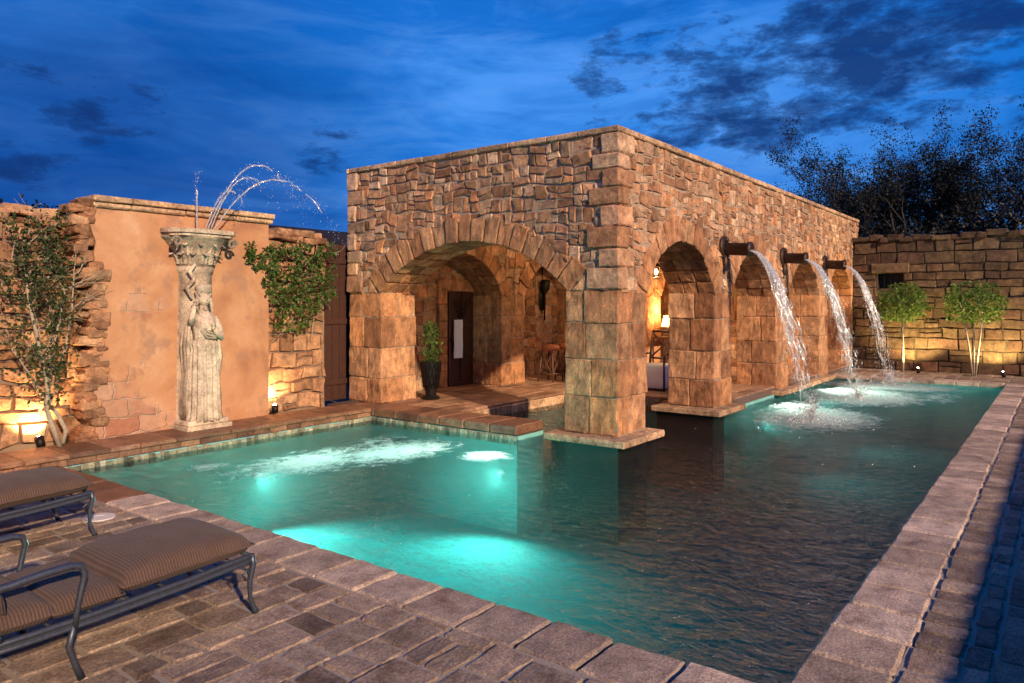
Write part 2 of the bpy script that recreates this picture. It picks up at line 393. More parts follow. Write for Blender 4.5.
# ------------------------------------------------------------------ masonry
def splits(x0, x1, z0, z1, area, asp=1.5, out=None):
    if out is None: out = []
    w, h = x1 - x0, z1 - z0
    if w * h < area * U(.6, 1.9) and w / h < 3.2 and h / w < 1.6:
        out.append((x0, x1, z0, z1)); return out
    if min(w, h) < .08:
        out.append((x0, x1, z0, z1)); return out
    if w > h * U(.9, 1.0) * asp:
        s = x0 + w * U(.36, .64)
        splits(x0, s, z0, z1, area, asp, out); splits(s, x1, z0, z1, area, asp, out)
    else:
        s = z0 + h * U(.36, .64)
        splits(x0, x1, z0, s, area, asp, out); splits(x0, x1, s, z1, area, asp, out)
    return out
def courses(x0, x1, z0, z1, hs, ws):
    out = []; z = z0
    while z < z1 - .04:
        h = min(U(*hs), z1 - z)
        if z1 - z - h < hs[0] * .5: h = z1 - z
        x = x0 - U(0, ws[0])
        while x < x1:
            w = U(*ws); a, b = max(x, x0), min(x + w, x1)
            if b - a > .05:
                if random.random() < .14 and h > .22: 
                    s = z + h * U(.4, .6); out += [(a, b, z, s), (a, b, s, z + h)]
                else: out.append((a, b, z, z + h))
            x += w
        z += h
    return out
def frameX(X):     # wall whose face looks toward -X; u is Y
    return lambda u, z, n: (X - n, u, z)
def frameY(Y):     # wall whose face looks toward -Y; u is X
    return lambda u, z, n: (u, Y - n, z)
def stones(mb, rects, F, circles=(), gap=.016, depth=(.012, .05), jit=.012, flip=False, topcut=None, warp=1.0):
    for (a, b, c, d) in rects:
        g = gap / 2
        a2, b2, c2, d2 = a + g, b - g, c + g, d - g
        if b2 - a2 < .02 or d2 - c2 < .02: continue
        cr = [(a2 + U(0, jit), c2 + U(0, jit)), (b2 - U(0, jit), c2 + U(0, jit)), (b2 - U(0, jit), d2 - U(0, jit)), (a2 + U(0, jit), d2 - U(0, jit))]
        pts = []
        near = any(math.hypot((a + b) / 2 - uc, (c + d) / 2 - zc) < rr + .6 for uc, zc, rr in circles)
        for i in range(4):
            p, q = cr[i], cr[(i + 1) % 4]; L = math.hypot(q[0] - p[0], q[1] - p[1])
            k = max(1, int(L / .05)) if near else max(1, int(L / .14))
            for s in range(k):
                t = s / k; j = jit * .45 if s else 0
                pts.append((p[0] + (q[0] - p[0]) * t + U(-j, j), p[1] + (q[1] - p[1]) * t + U(-j, j)))
        pts = [(u + .075 * warp * mn.noise(Vector((u * 3.1, z * 3.1, 1.5))) + .03 * warp * mn.noise(Vector((u * 8, z * 8, 4.5))), z + .075 * warp * mn.noise(Vector((u * 2.7, z * 3.1, 7.5))) + .03 * warp * mn.noise(Vector((u * 8, z * 8, 9.5)))) for u, z in pts] if warp else pts
        bad = False
        if near:
            for uc, zc, rr in circles:
                ins = 0; new = []
                for (u, z) in pts:
                    r = math.hypot(u - uc, z - zc)
                    if r < rr:
                        ins += 1; k = rr / max(r, 1e-4); new.append((uc + (u - uc) * k, zc + (z - zc) * k))
                    else: new.append((u, z))
                if ins > len(pts) * .8: bad = True
                # drop near-duplicates
                pts = [p for i, p in enumerate(new) if math.hypot(p[0] - new[i - 1][0], p[1] - new[i - 1][1]) > .006]
            ar = abs(sum(pts[i - 1][0] * pts[i][1] - pts[i][0] * pts[i - 1][1] for i in range(len(pts)))) / 2 if len(pts) > 2 else 0
            if ar < .004: bad = True
        if bad or len(pts) < 3: continue
        cu = sum(p[0] for p in pts) / len(pts); cz = sum(p[1] for p in pts) / len(pts)
        dd = U(*depth); n = len(pts); vs = []
        tu, tz = U(-.012, .012), U(-.012, .012)
        for (u, z) in pts: vs.append(F(u, z, -.04))
        for (u, z) in pts: vs.append(F(u, z, dd * .55))
        ins = .010
        for (u, z) in pts:
            L = math.hypot(cu - u, cz - z) or 1; k = min(.45, ins / L)
            w = (b - a) or 1
            vs.append(F(u + (cu - u) * k, z + (cz - z) * k, dd + tu * (u - cu) / w * 2 + tz * (z - cz) / (d - c) * 2 + U(-.004, .004)))
        fs = []
        for r0 in (0, 1):
            for i in range(n):
                j = (i + 1) % n; fs.append((r0 * n + i, r0 * n + j, (r0 + 1) * n + j, (r0 + 1) * n + i))
        # cap: inner ring + centre fan (convex) or ngon
        if not near:
            vs.append(F(cu + U(-.02, .02), cz + U(-.01, .01), dd + U(-.002, .010)))
            for i in range(n): fs.append((2 * n + i, 2 * n + (i + 1) % n, 3 * n))
        else: fs.append(tuple(2 * n + i for i in range(n)))
        mb.add(vs, fs)
def ringpt(F, uc, zc, r, a, n): return F(uc + math.cos(a) * r, zc + math.sin(a) * r, n)
def arch_ring(mb, F, uc, zc, r, half, ring, thick, k=None, proud=.035, split=2):
    a0 = math.acos(min(.999, half / r)); n = k or max(5, int((math.pi - 2 * a0) * (r + ring / 2) / .27)); n += 1 - n % 2
    for sg in (1, -1):      # springer wedges
        e = (math.cos(a0) * (r + ring), math.sin(a0) * (r + ring)); zs = zc + math.sin(a0) * r
        q = [(half + .05, zs), (e[0], zs), (e[0], zc + e[1] - .006)]
        pp = lambda u, z, d: F(uc + sg * u, z, d)
        c8 = [[[pp(q[0][0], q[0][1] + .004, d), pp(q[0][0] + .04, q[0][1] + .03, d)], [pp(q[1][0], q[1][1] + .004, d), pp(q[2][0], q[2][1], d)]] for d in (-thick, proud - .01)]
        hexa(mb, c8, .012, .004, 4)
    for i in range(n):
        b0 = a0 + (math.pi - 2 * a0) * i / n + .004; b1 = a0 + (math.pi - 2 * a0) * (i + 1) / n - .004
        ro = r + ring * U(.86, 1.12)
        cuts = [proud + U(-.012, .018)] + [-thick * (j + U(-.12, .12)) / split for j in range(1, split)] + [-thick - U(0, .01)]
        for j in range(split):
            d0, d1 = cuts[j] - (.005 if j else 0), cuts[j + 1] + .005
            rr = r + U(-.008, .008)
            c8 = [[[ringpt(F, uc, zc, q, b, d) for q in (rr, ro)] for b in (b0, b1)] for d in (d1, d0)]
            hexa(mb, c8, .013, .007, 6)
def pier(mb, x0, x1, y0, y1, z0, z1, nc=4, out=.02):
    box(mb, x0 + .007, x1 - .007, y0 + .007, y1 - .007, z0 - .02, z1 - .003, (0, 0, 1)); box(mb, x0 + .1, x1 - .1, y0 + .1, y1 - .1, z0 - 1.5, z0 - .02, (0, 0, 1))
    hs = [U(.9, 1.15) for _ in range(nc)]; s = (z1 - z0) / sum(hs); z = z0
    for i in range(nc):
        h = hs[i] * s
        xs = x0 + (x1 - x0) * U(.36, .64); ys = y0 + (y1 - y0) * U(.36, .64)
        xs2 = x0 + (x1 - x0) * U(.36, .64); ys2 = y0 + (y1 - y0) * U(.36, .64)
        g = .004
        quads = [(x0, xs, y0, ys), (xs, x1, y0, ys2), (x0, xs2, ys, y1), (xs2, x1, ys2, y1)]
        for q, (a, b, c, d) in enumerate(quads):
            if q == 2: b = min(b, xs) if ys < ys2 else b
            o = U(0, out)
            A = a - (o if a == x0 else -g); B = b + (o if b == x1 else -g)
            Cc = c - (o if c == y0 else -g); D = d + (o if d == y1 else -g)
            block(mb, A, B, Cc, D, z + g, z + h - g, .016, .009, 9, jit=.006)
        z += h
def arch_slab(mb, axis, u0, u1, t0, t1, zs, z1, ops, c=(0, 0, 1)):
    """solid wall from t0..t1; ops = (uc, half, zc, r) arch voids; below zs nothing"""
    us = {u0, u1}
    for uc, half, zc, r in ops:
        h2 = math.sqrt(max(0, r * r - (zs - zc) ** 2))
        for i in range(25): us.add(uc - h2 + 2 * h2 * i / 24)
    us = sorted(us)
    def bot(u):
        z = zs
        for uc, half, zc, r in ops:
            if abs(u - uc) < r: z = max(z, zc + math.sqrt(r * r - (u - uc) ** 2))
        return z
    def T(u, t, z): return (t, u, z) if axis == 'X' else (u, t, z)
    for a, b in zip(us[:-1], us[1:]):
        za, zb = bot(a), bot(b)
        v = [T(a, t0, za), T(b, t0, zb), T(b, t0, z1), T(a, t0, z1), T(a, t1, za), T(b, t1, zb), T(b, t1, z1), T(a, t1, z1)]
        mb.add(v, [(0, 1, 2, 3), (7, 6, 5, 4), (0, 4, 5, 1), (3, 2, 6, 7)], c)
    for u in (u0, u1):
        mb.add([T(u, t0, zs), T(u, t1, zs), T(u, t1, z1), T(u, t0, z1)], [(0, 1, 2, 3)], c)

# ================================================================== PAVILION
XB, YB, XE, YE = 8.97, 4.94, 23.55, 10.5
T = .85; SPR = 2.07; TOP = 4.25
px_ = [(8.97, 9.82), (12.44, 13.26), (15.90, 16.74), (19.34, 20.18), (22.75, 23.55)]
pav = empty('stone_pavilion', (XB, YB, 0), 'large flat-topped stone pavilion with arches standing in the turquoise pool', 'pavilion')
LA = (7.71, 1.96, .045, 2.825)                         # arch in the end face
SA = [((px_[i][1] + px_[i + 1][0]) / 2, (px_[i + 1][0] - px_[i][1]) / 2, 1.45, 1.43) for i in range(4)]
RING = .36
# walls above the springing
mb = MB()
arch_slab(mb, 'X', YB + .02, YE - .02, XB - .004, XB + T, SPR, TOP, [(LA[0], LA[1], LA[2], LA[3] + .2)])
rc = splits(YB + .02, YE - .02, SPR, TOP, .044, 1.35)
stones(mb, rc, frameX(XB - .002), [(LA[0], LA[2], LA[3] + RING * .88)], depth=(.010, .036))
mb.build('end_wall', M['stone'], pav)
mb = MB()
arch_slab(mb, 'Y', XB + .02, XE, YB - .002, YB + T, SPR, TOP, [(a, b, c, r + .18) for a, b, c, r in SA])
rc = splits(XB + .02, XE, SPR, TOP, .040, 1.35)
stones(mb, rc, frameY(YB - .002), [(a, c, r + RING * .85) for a, b, c, r in SA], depth=(.008, .028))
mb.build('long_wall', M['stone'], pav)
# quoins
mb = MB(); z = SPR
for cx, cy, sx, sy in ((XB, YB, 1, 1),):
    z = SPR; k = 0
    while z < TOP - .05:
        h = min(U(.2, .34), TOP - z); k += 1
        if TOP - z - h < .12: h = TOP - z
        w1, w2 = (U(.36, .55), U(.18, .28)) if k % 2 else (U(.18, .3), U(.34, .5))
        block(mb, cx - .045 - U(0, .02), cx + w2, cy - .04 - U(0, .015), cy + w1, z + .006, z + h - .006, .02, .007, 5, jit=.006)
        z += h
mb.build('corner_quoins', M['stone'], pav); mb = MB()
z = SPR; k = 0
while z < TOP - .05:
    h = min(U(.2, .34), TOP - z); k += 1
    if TOP - z - h < .12: h = TOP - z
    block(mb, XB - .04 - U(0, .02), XB + .4, YE - (U(.3, .45) if k % 2 else U(.18, .25)), YE + .03, z + .006, z + h - .006, .02, .007, 5, jit=.006)
    z += h
mb.build('corner_quoins', M['stone'], pav)
# piers
def mkpier(x0, x1, y0, y1, zb=.03):
    m_ = MB(); pier(m_, x0, x1, y0, y1, zb, SPR); return m_.build('pier', M['block'], pav)
for a, b in px_: mkpier(a, b, YB, YB + T)
mkpier(XB, XB + T, YE - .83, YE, .1)
for a, b in px_[1:]: mkpier(a, b, YE - .83, YE, .1)
# arches
mb = MB(); arch_ring(mb, frameX(XB), LA[0], LA[2], LA[3], LA[1] + .02, RING + .04, T, split=3); mb.build('arch', M['block'], pav)
for a, b, c, r in SA:
    mb = MB(); arch_ring(mb, frameY(YB), a, c, r, b, RING, T, split=3, proud=.025); mb.build('arch', M['block'], pav)
    mb = MB(); arch_ring(mb, frameY(YE - .83), a, c, r, b, RING, .8, split=2); mb.build('arch', M['block'], pav)
mb = MB()
arch_slab(mb, 'Y', XB + .02, XE, YE - .81, YE - .02, SPR, TOP - .1, [(a, b, c, r + .18) for a, b, c, r in SA])
rc = splits(XB + T, XE, SPR, 3.5, .08, 1.3)
stones(mb, rc, frameY(YE - .82), [(a, c, r + RING * .85) for a, b, c, r in SA], depth=(.012, .042))
mb.build('rear_arcade_wall', M['stone'], pav)
mb = MB()
box(mb, XB + .3, XE, YE + .02, YE + .35, -.05, TOP - .1, (0, 0, 1))
rc = splits(XB + T, XE, .1, 3.4, .09, 1.3)
rc = [q for q in rc if not (q[1] > 11.50 and q[0] < 12.44 and q[2] < 2.1)]
stones(mb, rc, frameY(YE + .02), depth=(.012, .04))
mb.build('back_wall', M['stone'], pav)
mb = MB()
box(mb, XE - .3, XE, YB + T, YE - .83, 0, TOP - .1, (0, 0, 1))
stones(mb, splits(YB + T, YE - .83, .1, 3.4, .09, 1.3), frameX(XE - .3), depth=(.012, .04))
mb.build('far_end_wall', M['stone'], pav)
mb = MB(); box(mb, XB + .2, XE - .05, YB + .2, YE + .3, 3.5, 3.75, (0, 0, 0))
mb.build('ceiling', M['ceiling'], pav)
# cornice slabs
mb = MB()
u = YB - .05
while u < YE + .03:
    w = min(U(.45, .7), YE + .05 - u); block(mb, XB - .055, XB + .5, u + .004, u + w - .004, TOP, TOP + .085, .015, .004, 4, jit=.004); u += w
u = XB + .5
block(mb, XB + .3, XB + .52, YB - .05, YB + .5, TOP, TOP + .083, .015, .004, 4)
while u < XE:
    w = min(U(.45, .7), XE + .03 - u); block(mb, u + .004, u + w - .004, YB - .055, YB + .5, TOP, TOP + .085, .015, .004, 4, jit=.004); u += w
mb.build('parapet_cap', M['capstone'], pav)
# ledges
def ledge(x0, x1, y0, y1, top=.025, h=.1):
    m_ = MB(); x = x0
    while x < x1 - .02:
        w = min(U(.5, .75), x1 - x)
        if x1 - x - w < .2: w = x1 - x
        block(m_, x + .003, x + w - .003, y0, y1, top - h, top, .015, .004, 4, jit=.004); x += w
    box(m_, x0 + .2, x1 - .2, y0 + .2, y1 - .02, -1.5, top - h + .01, (0, 0, 1), 1)  # underwater core; its dark brown stands in for the reflection under the ledge
    return m_.build('ledge', [M['capstone'], M['ledge']], pav)
ledge(8.71, 9.96, 4.70, 6.02); ledge(12.12, 13.42, 4.71, 6.0); ledge(15.6, 20.10, 4.72, 5.9)
for lx, ly in ((10.9, 7.2), (14.6, 7.6)):  # ceiling lamps out of view, added to warm the pavilion interior
    m_ = MB(); tube(m_, [(lx, ly, 3.5), (lx, ly, 3.47), (lx, ly, 3.47)], [.09, .09, .06], 16); cl = m_.build('added_ceiling_lamp', M['blackiron'], pav, True)
    m_ = MB(); tube(m_, [(lx, ly, 3.468), (lx, ly, 3.462)], [.055, .05], 14); m_.build('bulb', M['flame'], cl, True)
# door with towel
dr = MB()
box(dr, 11.56, 12.43, YE - .04, YE + .015, .1, 2.12, (.3, .5, 0)); 
door = dr.build('door', M['wood'], pav)
m_ = MB()
for x in (11.60, 11.98, 12.34): box(m_, x, x + .06, YE - .07, YE - .042, .12, 2.1)
for z in (.12, .75, 1.35, 2.02): box(m_, 11.6, 12.4, YE - .075, YE - .045, z, z + .07)
m_.build('door_rails', M['wood'], door)
m_ = MB()
for k in range(6): block(m_, 11.3 + U(-.03, .02), 11.555, YE - .08, YE + .03, .1 + k * .35, .1 + k * .35 + .345, .015, .006, 5)
block(m_, 11.28, 12.44, YE - .085, YE + .03, 2.125, 2.38, .015, .006, 6)
m_.build('door_surround', M['block'], pav)
m_ = MB()
for s in (-1, 1):
    for k in range(3):
        cx, cz, r = 12.0 + s * (.08 + k * .05), 1.62 + k * .12, .07 + .012 * k
        tube(m_, [(cx + math.cos(t * .5) * r * (1 - t * .04), YE - .09, cz + math.sin(t * .5) * r * (1 - t * .04)) for t in range(14)], .009, 6)
tube(m_, [(12.0, YE - .09, 1.5), (12.0, YE - .09, 2.12)], .012, 6)
m_.build('iron_scrollwork', M['blackiron'], door)
m_ = MB(); ball(m_, (11.66, YE - .1, 1.1), .035, 8); m_.build('handle', M['blackiron'], door)

# scuppers (spouts), each with the rod-like stay plate
def scupper(x):
    m_ = MB()
    z = 2.86
    # half-pipe trough projecting toward -Y
    n = 10; vs = []; fs = []
    rings = []
    for (y, r) in ((YB + .02, .13), (YB - .04, .135), (YB - .48, .125), (YB - .53, .135)):
        for rad in (r, r - .02):
            rings.append([(x + math.cos(math.pi + math.pi * k / n) * rad, y, z + math.sin(math.pi + math.pi * k / n) * rad * 1.0) for k in range(n + 1)])
    # full tube with slot: build a full pipe for solid look
    tube(m_, [(x, YB + .02, z), (x, YB - .46, z - .03), (x, YB - .47, z - .03)], [.11, .115, .135], 16, caps=False)
    tube(m_, [(x, YB - .47, z - .03), (x, YB - .52, z - .033), (x, YB - .52, z - .033), (x, YB - .30, z - .02)], [.135, .135, .10, .095], 16, caps=True)
    sp = m_.build('scupper', M['bronze'], pav, True)
    m_ = MB()
    tube(m_, [(x, YB + .02, z + .03), (x, YB - .05, z + .03), (x, YB - .065, z + .03)], [.2, .2, .17], 22)
    ball(m_, (x, YB - .07, z + .16), .05, 8)
    m_.build('back_plate', M['bronze'], sp, True)
    m_ = MB(); tube(m_, [(x, YB - .03, z - .1), (x, YB - .045, z - .3), (x, YB - .03, z - .46)], [.07, .045, .008], 8); m_.build('drop_bracket', M['bronze'], sp, True)
SCX = [12.85, 16.32, 19.76]
for x in SCX: scupper(x)

# ================================================================== GROUND, POOL
xs = [-150, 3.65, 8.5, 9.15, 12.8, 20.3, 22.9, 250]; ys = [-150, 1.1, 4.9, 6.32, 8.0, 9.4, 250]
def inpool(x, y):
    if 3.65 < x < 8.5 and 1.1 < y < 9.4: return True
    if 8.5 <= x < 20.3 and 1.1 < y < 4.9: return True
    if 8.5 <= x < 9.15 and 4.9 <= y < 6.32: return True
    if 9.15 <= x < 12.8 and 4.9 <= y < 8.0: return True
    return False
g = MB(); pw = MB(); pb = MB()
for i in range(len(xs) - 1):
    for j in range(len(ys) - 1):
        a, b, c, d = xs[i], xs[i + 1], ys[j], ys[j + 1]
        cx, cy = (a + b) / 2, (c + d) / 2
        if inpool(cx, cy):
            pw.add([(a, c, -.1), (b, c, -.1), (b, d, -.1), (a, d, -.1)], [(0, 1, 2, 3)])
            pw.add([(a, c, -1.6), (b, c, -1.6), (b, d, -1.6), (a, d, -1.6)], [(3, 2, 1, 0)], None, 1)
            pb.add([(a, c, -1.45), (b, c, -1.45), (b, d, -1.45), (a, d, -1.45)], [(0, 1, 2, 3)])
            for (p, q, nx, ny) in (((a, c), (b, c), cx, c - .01), ((b, c), (b, d), b + .01, cy), ((b, d), (a, d), cx, d + .01), ((a, d), (a, c), a - .01, cy)):
                if not inpool(nx, ny):
                    pw.add([(p[0], p[1], -1.6), (q[0], q[1], -1.6), (q[0], q[1], -.1), (p[0], p[1], -.1)], [(0, 1, 2, 3)], None, 1)
                    e = .006; ix, iy = (0, e if ny < cy else -e) if p[1] == q[1] else (e if nx < cx else -e, 0)
                    pb.add([(p[0] + ix, p[1] + iy, -1.45), (q[0] + ix, q[1] + iy, -1.45), (q[0] + ix, q[1] + iy, -.04), (p[0] + ix, p[1] + iy, -.04)], [(0, 1, 2, 3)])
        else:
            g.add([(a, c, -.035), (b, c, -.035), (b, d, -.035), (a, d, -.035)], [(0, 1, 2, 3)])
# soil material
def soil():
    m, nt, b, out = newmat('ground_soil'); pos = geo(nt)
    n = noise(nt, 2, 8, .7, pos); n2 = noise(nt, 60, 4, .6, pos)
    c = mix(nt, n.outputs[0], (.12, .09, .07), (.2, .155, .12)); c = mix(nt, n2.outputs[0], c, (.28, .22, .17))
    nt.links.new(c, b.inputs['Base Color']); b.inputs['Roughness'].default_value = .95; bump(nt, b, n2.outputs[0], .01)
    return m
M['soil'] = soil()
tag(g.build('ground', M['soil']), kind='structure')
tag(pb.build('pool_basin', M['pool']), kind='structure')
FOAM_GLARE = [(5.8, 7.55, 1.5, .8, .95), (6.9, 7.2, 1.3, .8, 1.05), (4.9, 8.35, .4, .3, .7), (7.4, 6.0, .42, .42, 1.3), (7.3, 7.9, .8, .5, .5),  # the round blob is glare painted white on the water, not foam
        (13.2, 3.45, 1.9, 1.3, 1.2), (16.9, 3.4, 2.1, 1.5, 1.35), (19.3, 3.3, 1.2, 1.8, 1.35), (14.6, 4.1, 1.2, .6, .6), (17.6, 2.2, 2.0, .7, .5)]
FOAM_GLARE = [f for f in FOAM_GLARE if f[4] > 0]
M['water'] = water_mat(FOAM_GLARE)
ws = newmat('water_body'); ws[1].nodes.remove(ws[2]); tb = N(ws[1], 'ShaderNodeBsdfTransparent'); ws[1].links.new(tb.outputs[0], ws[3].inputs[0])
def watervol(nt, out):
    va = N(nt, 'ShaderNodeVolumeAbsorption'); va.inputs[0].default_value = (.07, .59, .64, 1); va.inputs[1].default_value = .62
    vs = N(nt, 'ShaderNodeVolumeScatter'); vs.inputs[0].default_value = (.35, .95, .9, 1); vs.inputs[1].default_value = .016; vs.inputs[2].default_value = .3
    ad = N(nt, 'ShaderNodeAddShader'); nt.links.new(va.outputs[0], ad.inputs[0]); nt.links.new(vs.outputs[0], ad.inputs[1]); nt.links.new(ad.outputs[0], out.inputs['Volume'])
watervol(ws[1], ws[3]); wt_ = M['water'].node_tree; watervol(wt_, [n for n in wt_.nodes if n.type == 'OUTPUT_MATERIAL'][0])
# weld so the water body is one closed volume; its side faces sit 3 cm inside the basin shell
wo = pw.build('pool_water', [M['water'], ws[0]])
import bmesh
bm = bmesh.new(); bm.from_mesh(wo.data); bmesh.ops.remove_doubles(bm, verts=bm.verts, dist=.0005); bmesh.ops.recalc_face_normals(bm, faces=bm.faces)
bm.to_mesh(wo.data); bm.free()
tag(wo, kind='structure')

# near coping, right coping
mb = MB(); y = .67
while y < 9.35:
    w = min(U(.40, .49), 9.4 - y)
    darker = y > 7.2  # darker brown stones towards the left ledge
    if y + w > 9.3: w = 9.4 - y
    if not darker: block(mb, 3.24 + U(-.01, .01), 3.665 + U(-.006, .006), y + .005, y + w - .005, -.10, .0 + U(-.004, .004), .022, .005, 6, jit=.004)
    else:
        block(mb, 3.24 + U(-.01, .01), 3.665 + U(-.006, .006), y + .005, y + w - .005, -.10, .0 + U(-.004, .004), .022, .005, 6, m=1, jit=.004)
    y += w
tag(mb.build('near_coping', [M['coping'], M['darkcoping']]), kind='structure')
mb = MB(); x = 3.675
while x < 20.3:
    w = U(.42, .52)
    block(mb, x + .004, x + w - .004, .69 + U(-.01, .01), 1.115 + U(-.006, .006), -.10, U(-.004, .004), .022, .005, 6, jit=.004); x += w
XC = x
y = .69
while y < 4.85:
    w = min(U(.42, .5), 4.9 - y); block(mb, 20.28, 20.85, y + .004, y + w - .004, -.10, U(0, .006), .02, .005, 4) if y > 1.1 else None; y += w
tag(mb.build('side_coping', M['coping']), kind='structure')

# field pavers
def pave(mb, x0, x1, y0, y1, widths=(.22, .27, .33), lens=(.19, .26, .32, .38), z=0.0, m=0, alongx=True):
    a0, a1, b0, b1 = (y0, y1, x0, x1) if alongx else (x0, x1, y0, y1)
    a = a0
    while a < a1 - .01:
        w = random.choice(widths)
        if a1 - a - w < .1: w = a1 - a
        b = b0 - U(0, .2)
        while b < b1:
            l = random.choice(lens); s, e = max(b, b0), min(b + l, b1)
            if e - s > .04:
                segs = [(a, a + w)]
                if w > .3 and l > .3 and random.random() < .25: segs = [(a, a + w * .5), (a + w * .5, a + w)]
                for (p, q) in segs:
                    X0, X1, Y0, Y1 = (s, e, p, q) if alongx else (p, q, s, e)
                    block(mb, X0 + .005, X1 - .005, Y0 + .005, Y1 - .005, z - .06, z + U(-.005, .004), .016, .004, 8, m=m, jit=.008, rnd=.7)
            b += l
        a += w
mb = MB(); pave(mb, .6, 3.225, 1.0, 10.0)
pave(mb, .6, 3.225, -.6, 1.0, widths=(.25,), lens=(.3, .4))
tag(mb.build('pool_deck_pavers', M['paver']), kind='structure')
# sand between the pavers
mb = MB(); box(mb, -6, 3.24, -2.5, 10.4, -.032, -.0135, (0, 0, 1)); box(mb, 3.24, 22.9, -2.5, .7, -.032, -.0135, (0, 0, 1)); box(mb, 20.84, 22.95, .7, 4.95, -.032, -.0135, (0, 0, 1))
tag(mb.build('joint_sand', M['paver']), kind='structure')
mb = MB(); pave(mb, 3.24, 22.9, .3, .688, widths=(.13, .2), lens=(.18, .24, .3)); pave(mb, 3.24, 16, -1.0, .3, widths=(.2, .27), lens=(.2, .3, .4))
tag(mb.build('side_path_pavers', M['paver']), kind='structure')
mb = MB(); pave(mb, 20.86, 22.9, .67, 4.9, widths=(.3, .4), lens=(.3, .45))
tag(mb.build('far_deck_pavers', M['paver']), kind='structure')

# left raised ledge (Y 9.4..10.1) with tile band
mb = MB(); x = -.5
while x < 8.5:
    w = U(.36, .5)
    if x + w > 8.45: w = 8.5 - x
    if x + w > 8.6: break
    block(mb, x + .003, x + w - .003, 9.37 + U(-.004, .004), 10.12, .045, .105 + U(-.003, .003), .012, .003, 4, jit=.003)
    x += w
    if w < .01: break
x = 3.2
while x < 8.5:
    w = min(U(.24, .34), 8.5 - x); block(mb, x + .003, x + w - .003, 9.40, 9.6, -.04, .044, .01, .003, 4)
    x += w
    if 8.5 - x < .02: break
box(mb, -.5, 3.2, 9.42, 9.6, -.05, .044, (.3, .5, 0))
tag(mb.build('left_pool_ledge', M['ledge']), kind='structure')
mb = MB(); x = 3.66
while x < 8.5:
    w = U(.05, .09); block(mb, x, x + w, 9.375 + U(-.01, .008), 9.45, -.17, -.045 + U(-.015, .01), .01, .006, 3); x += w
y = 6.34
while y < 9.4:
    w = U(.05, .09); block(mb, 8.475 + U(-.01, .008), 8.56, y, y + w, -.17, -.04 + U(-.015, .01), .01, .006, 3); y += w
tag(mb.build('waterline_tiles', M['tile']), kind='structure')
# pavilion floor: front strip, inner deck, right deck
mb = MB()
y = 6.32
while y < 10.1:
    w = U(.42, .55)
    if y + w > 10.0: w = 10.12 - y
    block(mb, 8.47, 9.17, y + .003, y + w - .003, -.03, .105 + U(-.003, .003), .018, .004, 5, jit=.004); y += w
    if 10.12 - y < .02: break
tag(mb.build('pavilion_coping', M['ledge']), kind='structure')
mb = MB()
box(mb, 8.5, 23.3, 8.03, 10.55, -.3, .075, (0, 0, 1)); box(mb, 12.83, 23.3, 4.95, 8.03, -.3, .076, (0, 0, 1)); box(mb, 8.54, 9.12, 6.40, 8.03, -.3, .04, (0, 0, 1))
box(mb, 8.55, 9.17, 10.12, 10.5, -.3, .09, (0,0,1))
def flags(mb, x0, x1, y0, y1, z=.1):
    for (a, b, c, d) in splits(x0, x1, y0, y1, .3, 1.2):
        block(mb, a + .005, b - .005, c + .005, d - .005, z - .05, z + U(-.003, .003), .012, .002, 4)
flags(mb, 9.17, 23.2, 8.0, 10.5); flags(mb, 12.8, 23.2, 4.95 + .0, 8.0)
tag(mb.build('pavilion_floor', M['floor']), kind='structure')
mb = MB(); x = 9.17
while x < 12.8:
    w = U(.2, .35); block(mb, x + .003, min(12.8, x + w) - .003, 7.975, 8.03, -.2, .05, .01, .004, 4); x += w
y = 4.95
while y < 7.98:
    w = U(.2, .35); block(mb, 12.775, 12.83, y + .003, min(7.98, y + w) - .003, -.2, .05, .01, .004, 4); y += w
tag(mb.build('inner_pool_riser', M['capstone']), kind='structure')

# ================================================================== GARDEN WALLS
fw = empty('fountain_wall', (5.7, 10.1, .1), 'tall ochre plastered wall panel behind the statue, stones showing low on its left', 'wall')
mb = MB()
# panel with ragged left edge
nz = 26; vsF = []; 
for i in range(nz + 1):
    z = .08 + (3.16 - .08) * i / nz
    xl = 4.36 + (U(-.03, .03) if i < nz else 0) - (.12 if z > 2.9 else 0) * U(.2, 1)
    vsF.append((xl, z))
v = []; f = []
for xl, z in vsF: v += [(xl, 10.1, z), (6.97, 10.1, z), (xl, 10.5, z), (6.97, 10.5, z)]
for i in range(nz):
    b = i * 4; f += [(b, b + 1, b + 5, b + 4), (b + 2, b + 6, b + 7, b + 3), (b + 1, b + 3, b + 7, b + 5), (b, b + 4, b + 6, b + 2)]
mb.add(v, f); mb.build('plaster_panel', M['plaster'], fw)
mb = MB()
x = 4.31
while x < 7.0:
    w = U(.5, .8)
    if 7.03 - x - w < .25: w = 7.03 - x
    block(mb, x + .002, x + w - .002, 10.0, 10.58, 3.215, 3.29, .012, .003, 4)
    block(mb, x + .002, x + w - .002, 10.045, 10.52, 3.14, 3.214, .02, .003, 4)
    x += w
    if 7.03 - x < .05: break
mb.build('cap', M['capstone'], fw)
mb = MB()
for i in range(62):   # crumbling left edge, full height
    z = 3.2 - i * .05 - U(0, .03); s = U(.08, .2) if i < 18 else U(.10, .24); x = 4.24 + U(-.1, .05) if i < 16 else 4.36 + U(-.12, .10)
    block(mb, x - s * .6, x + s * .6, (10.04 if i < 16 else 10.075) + U(-.02, .03), 10.4, z - s * .35, z + s * .3, .02, .010, 5, jit=.02)
mb.build('broken_edge', M['leftstone'], fw)

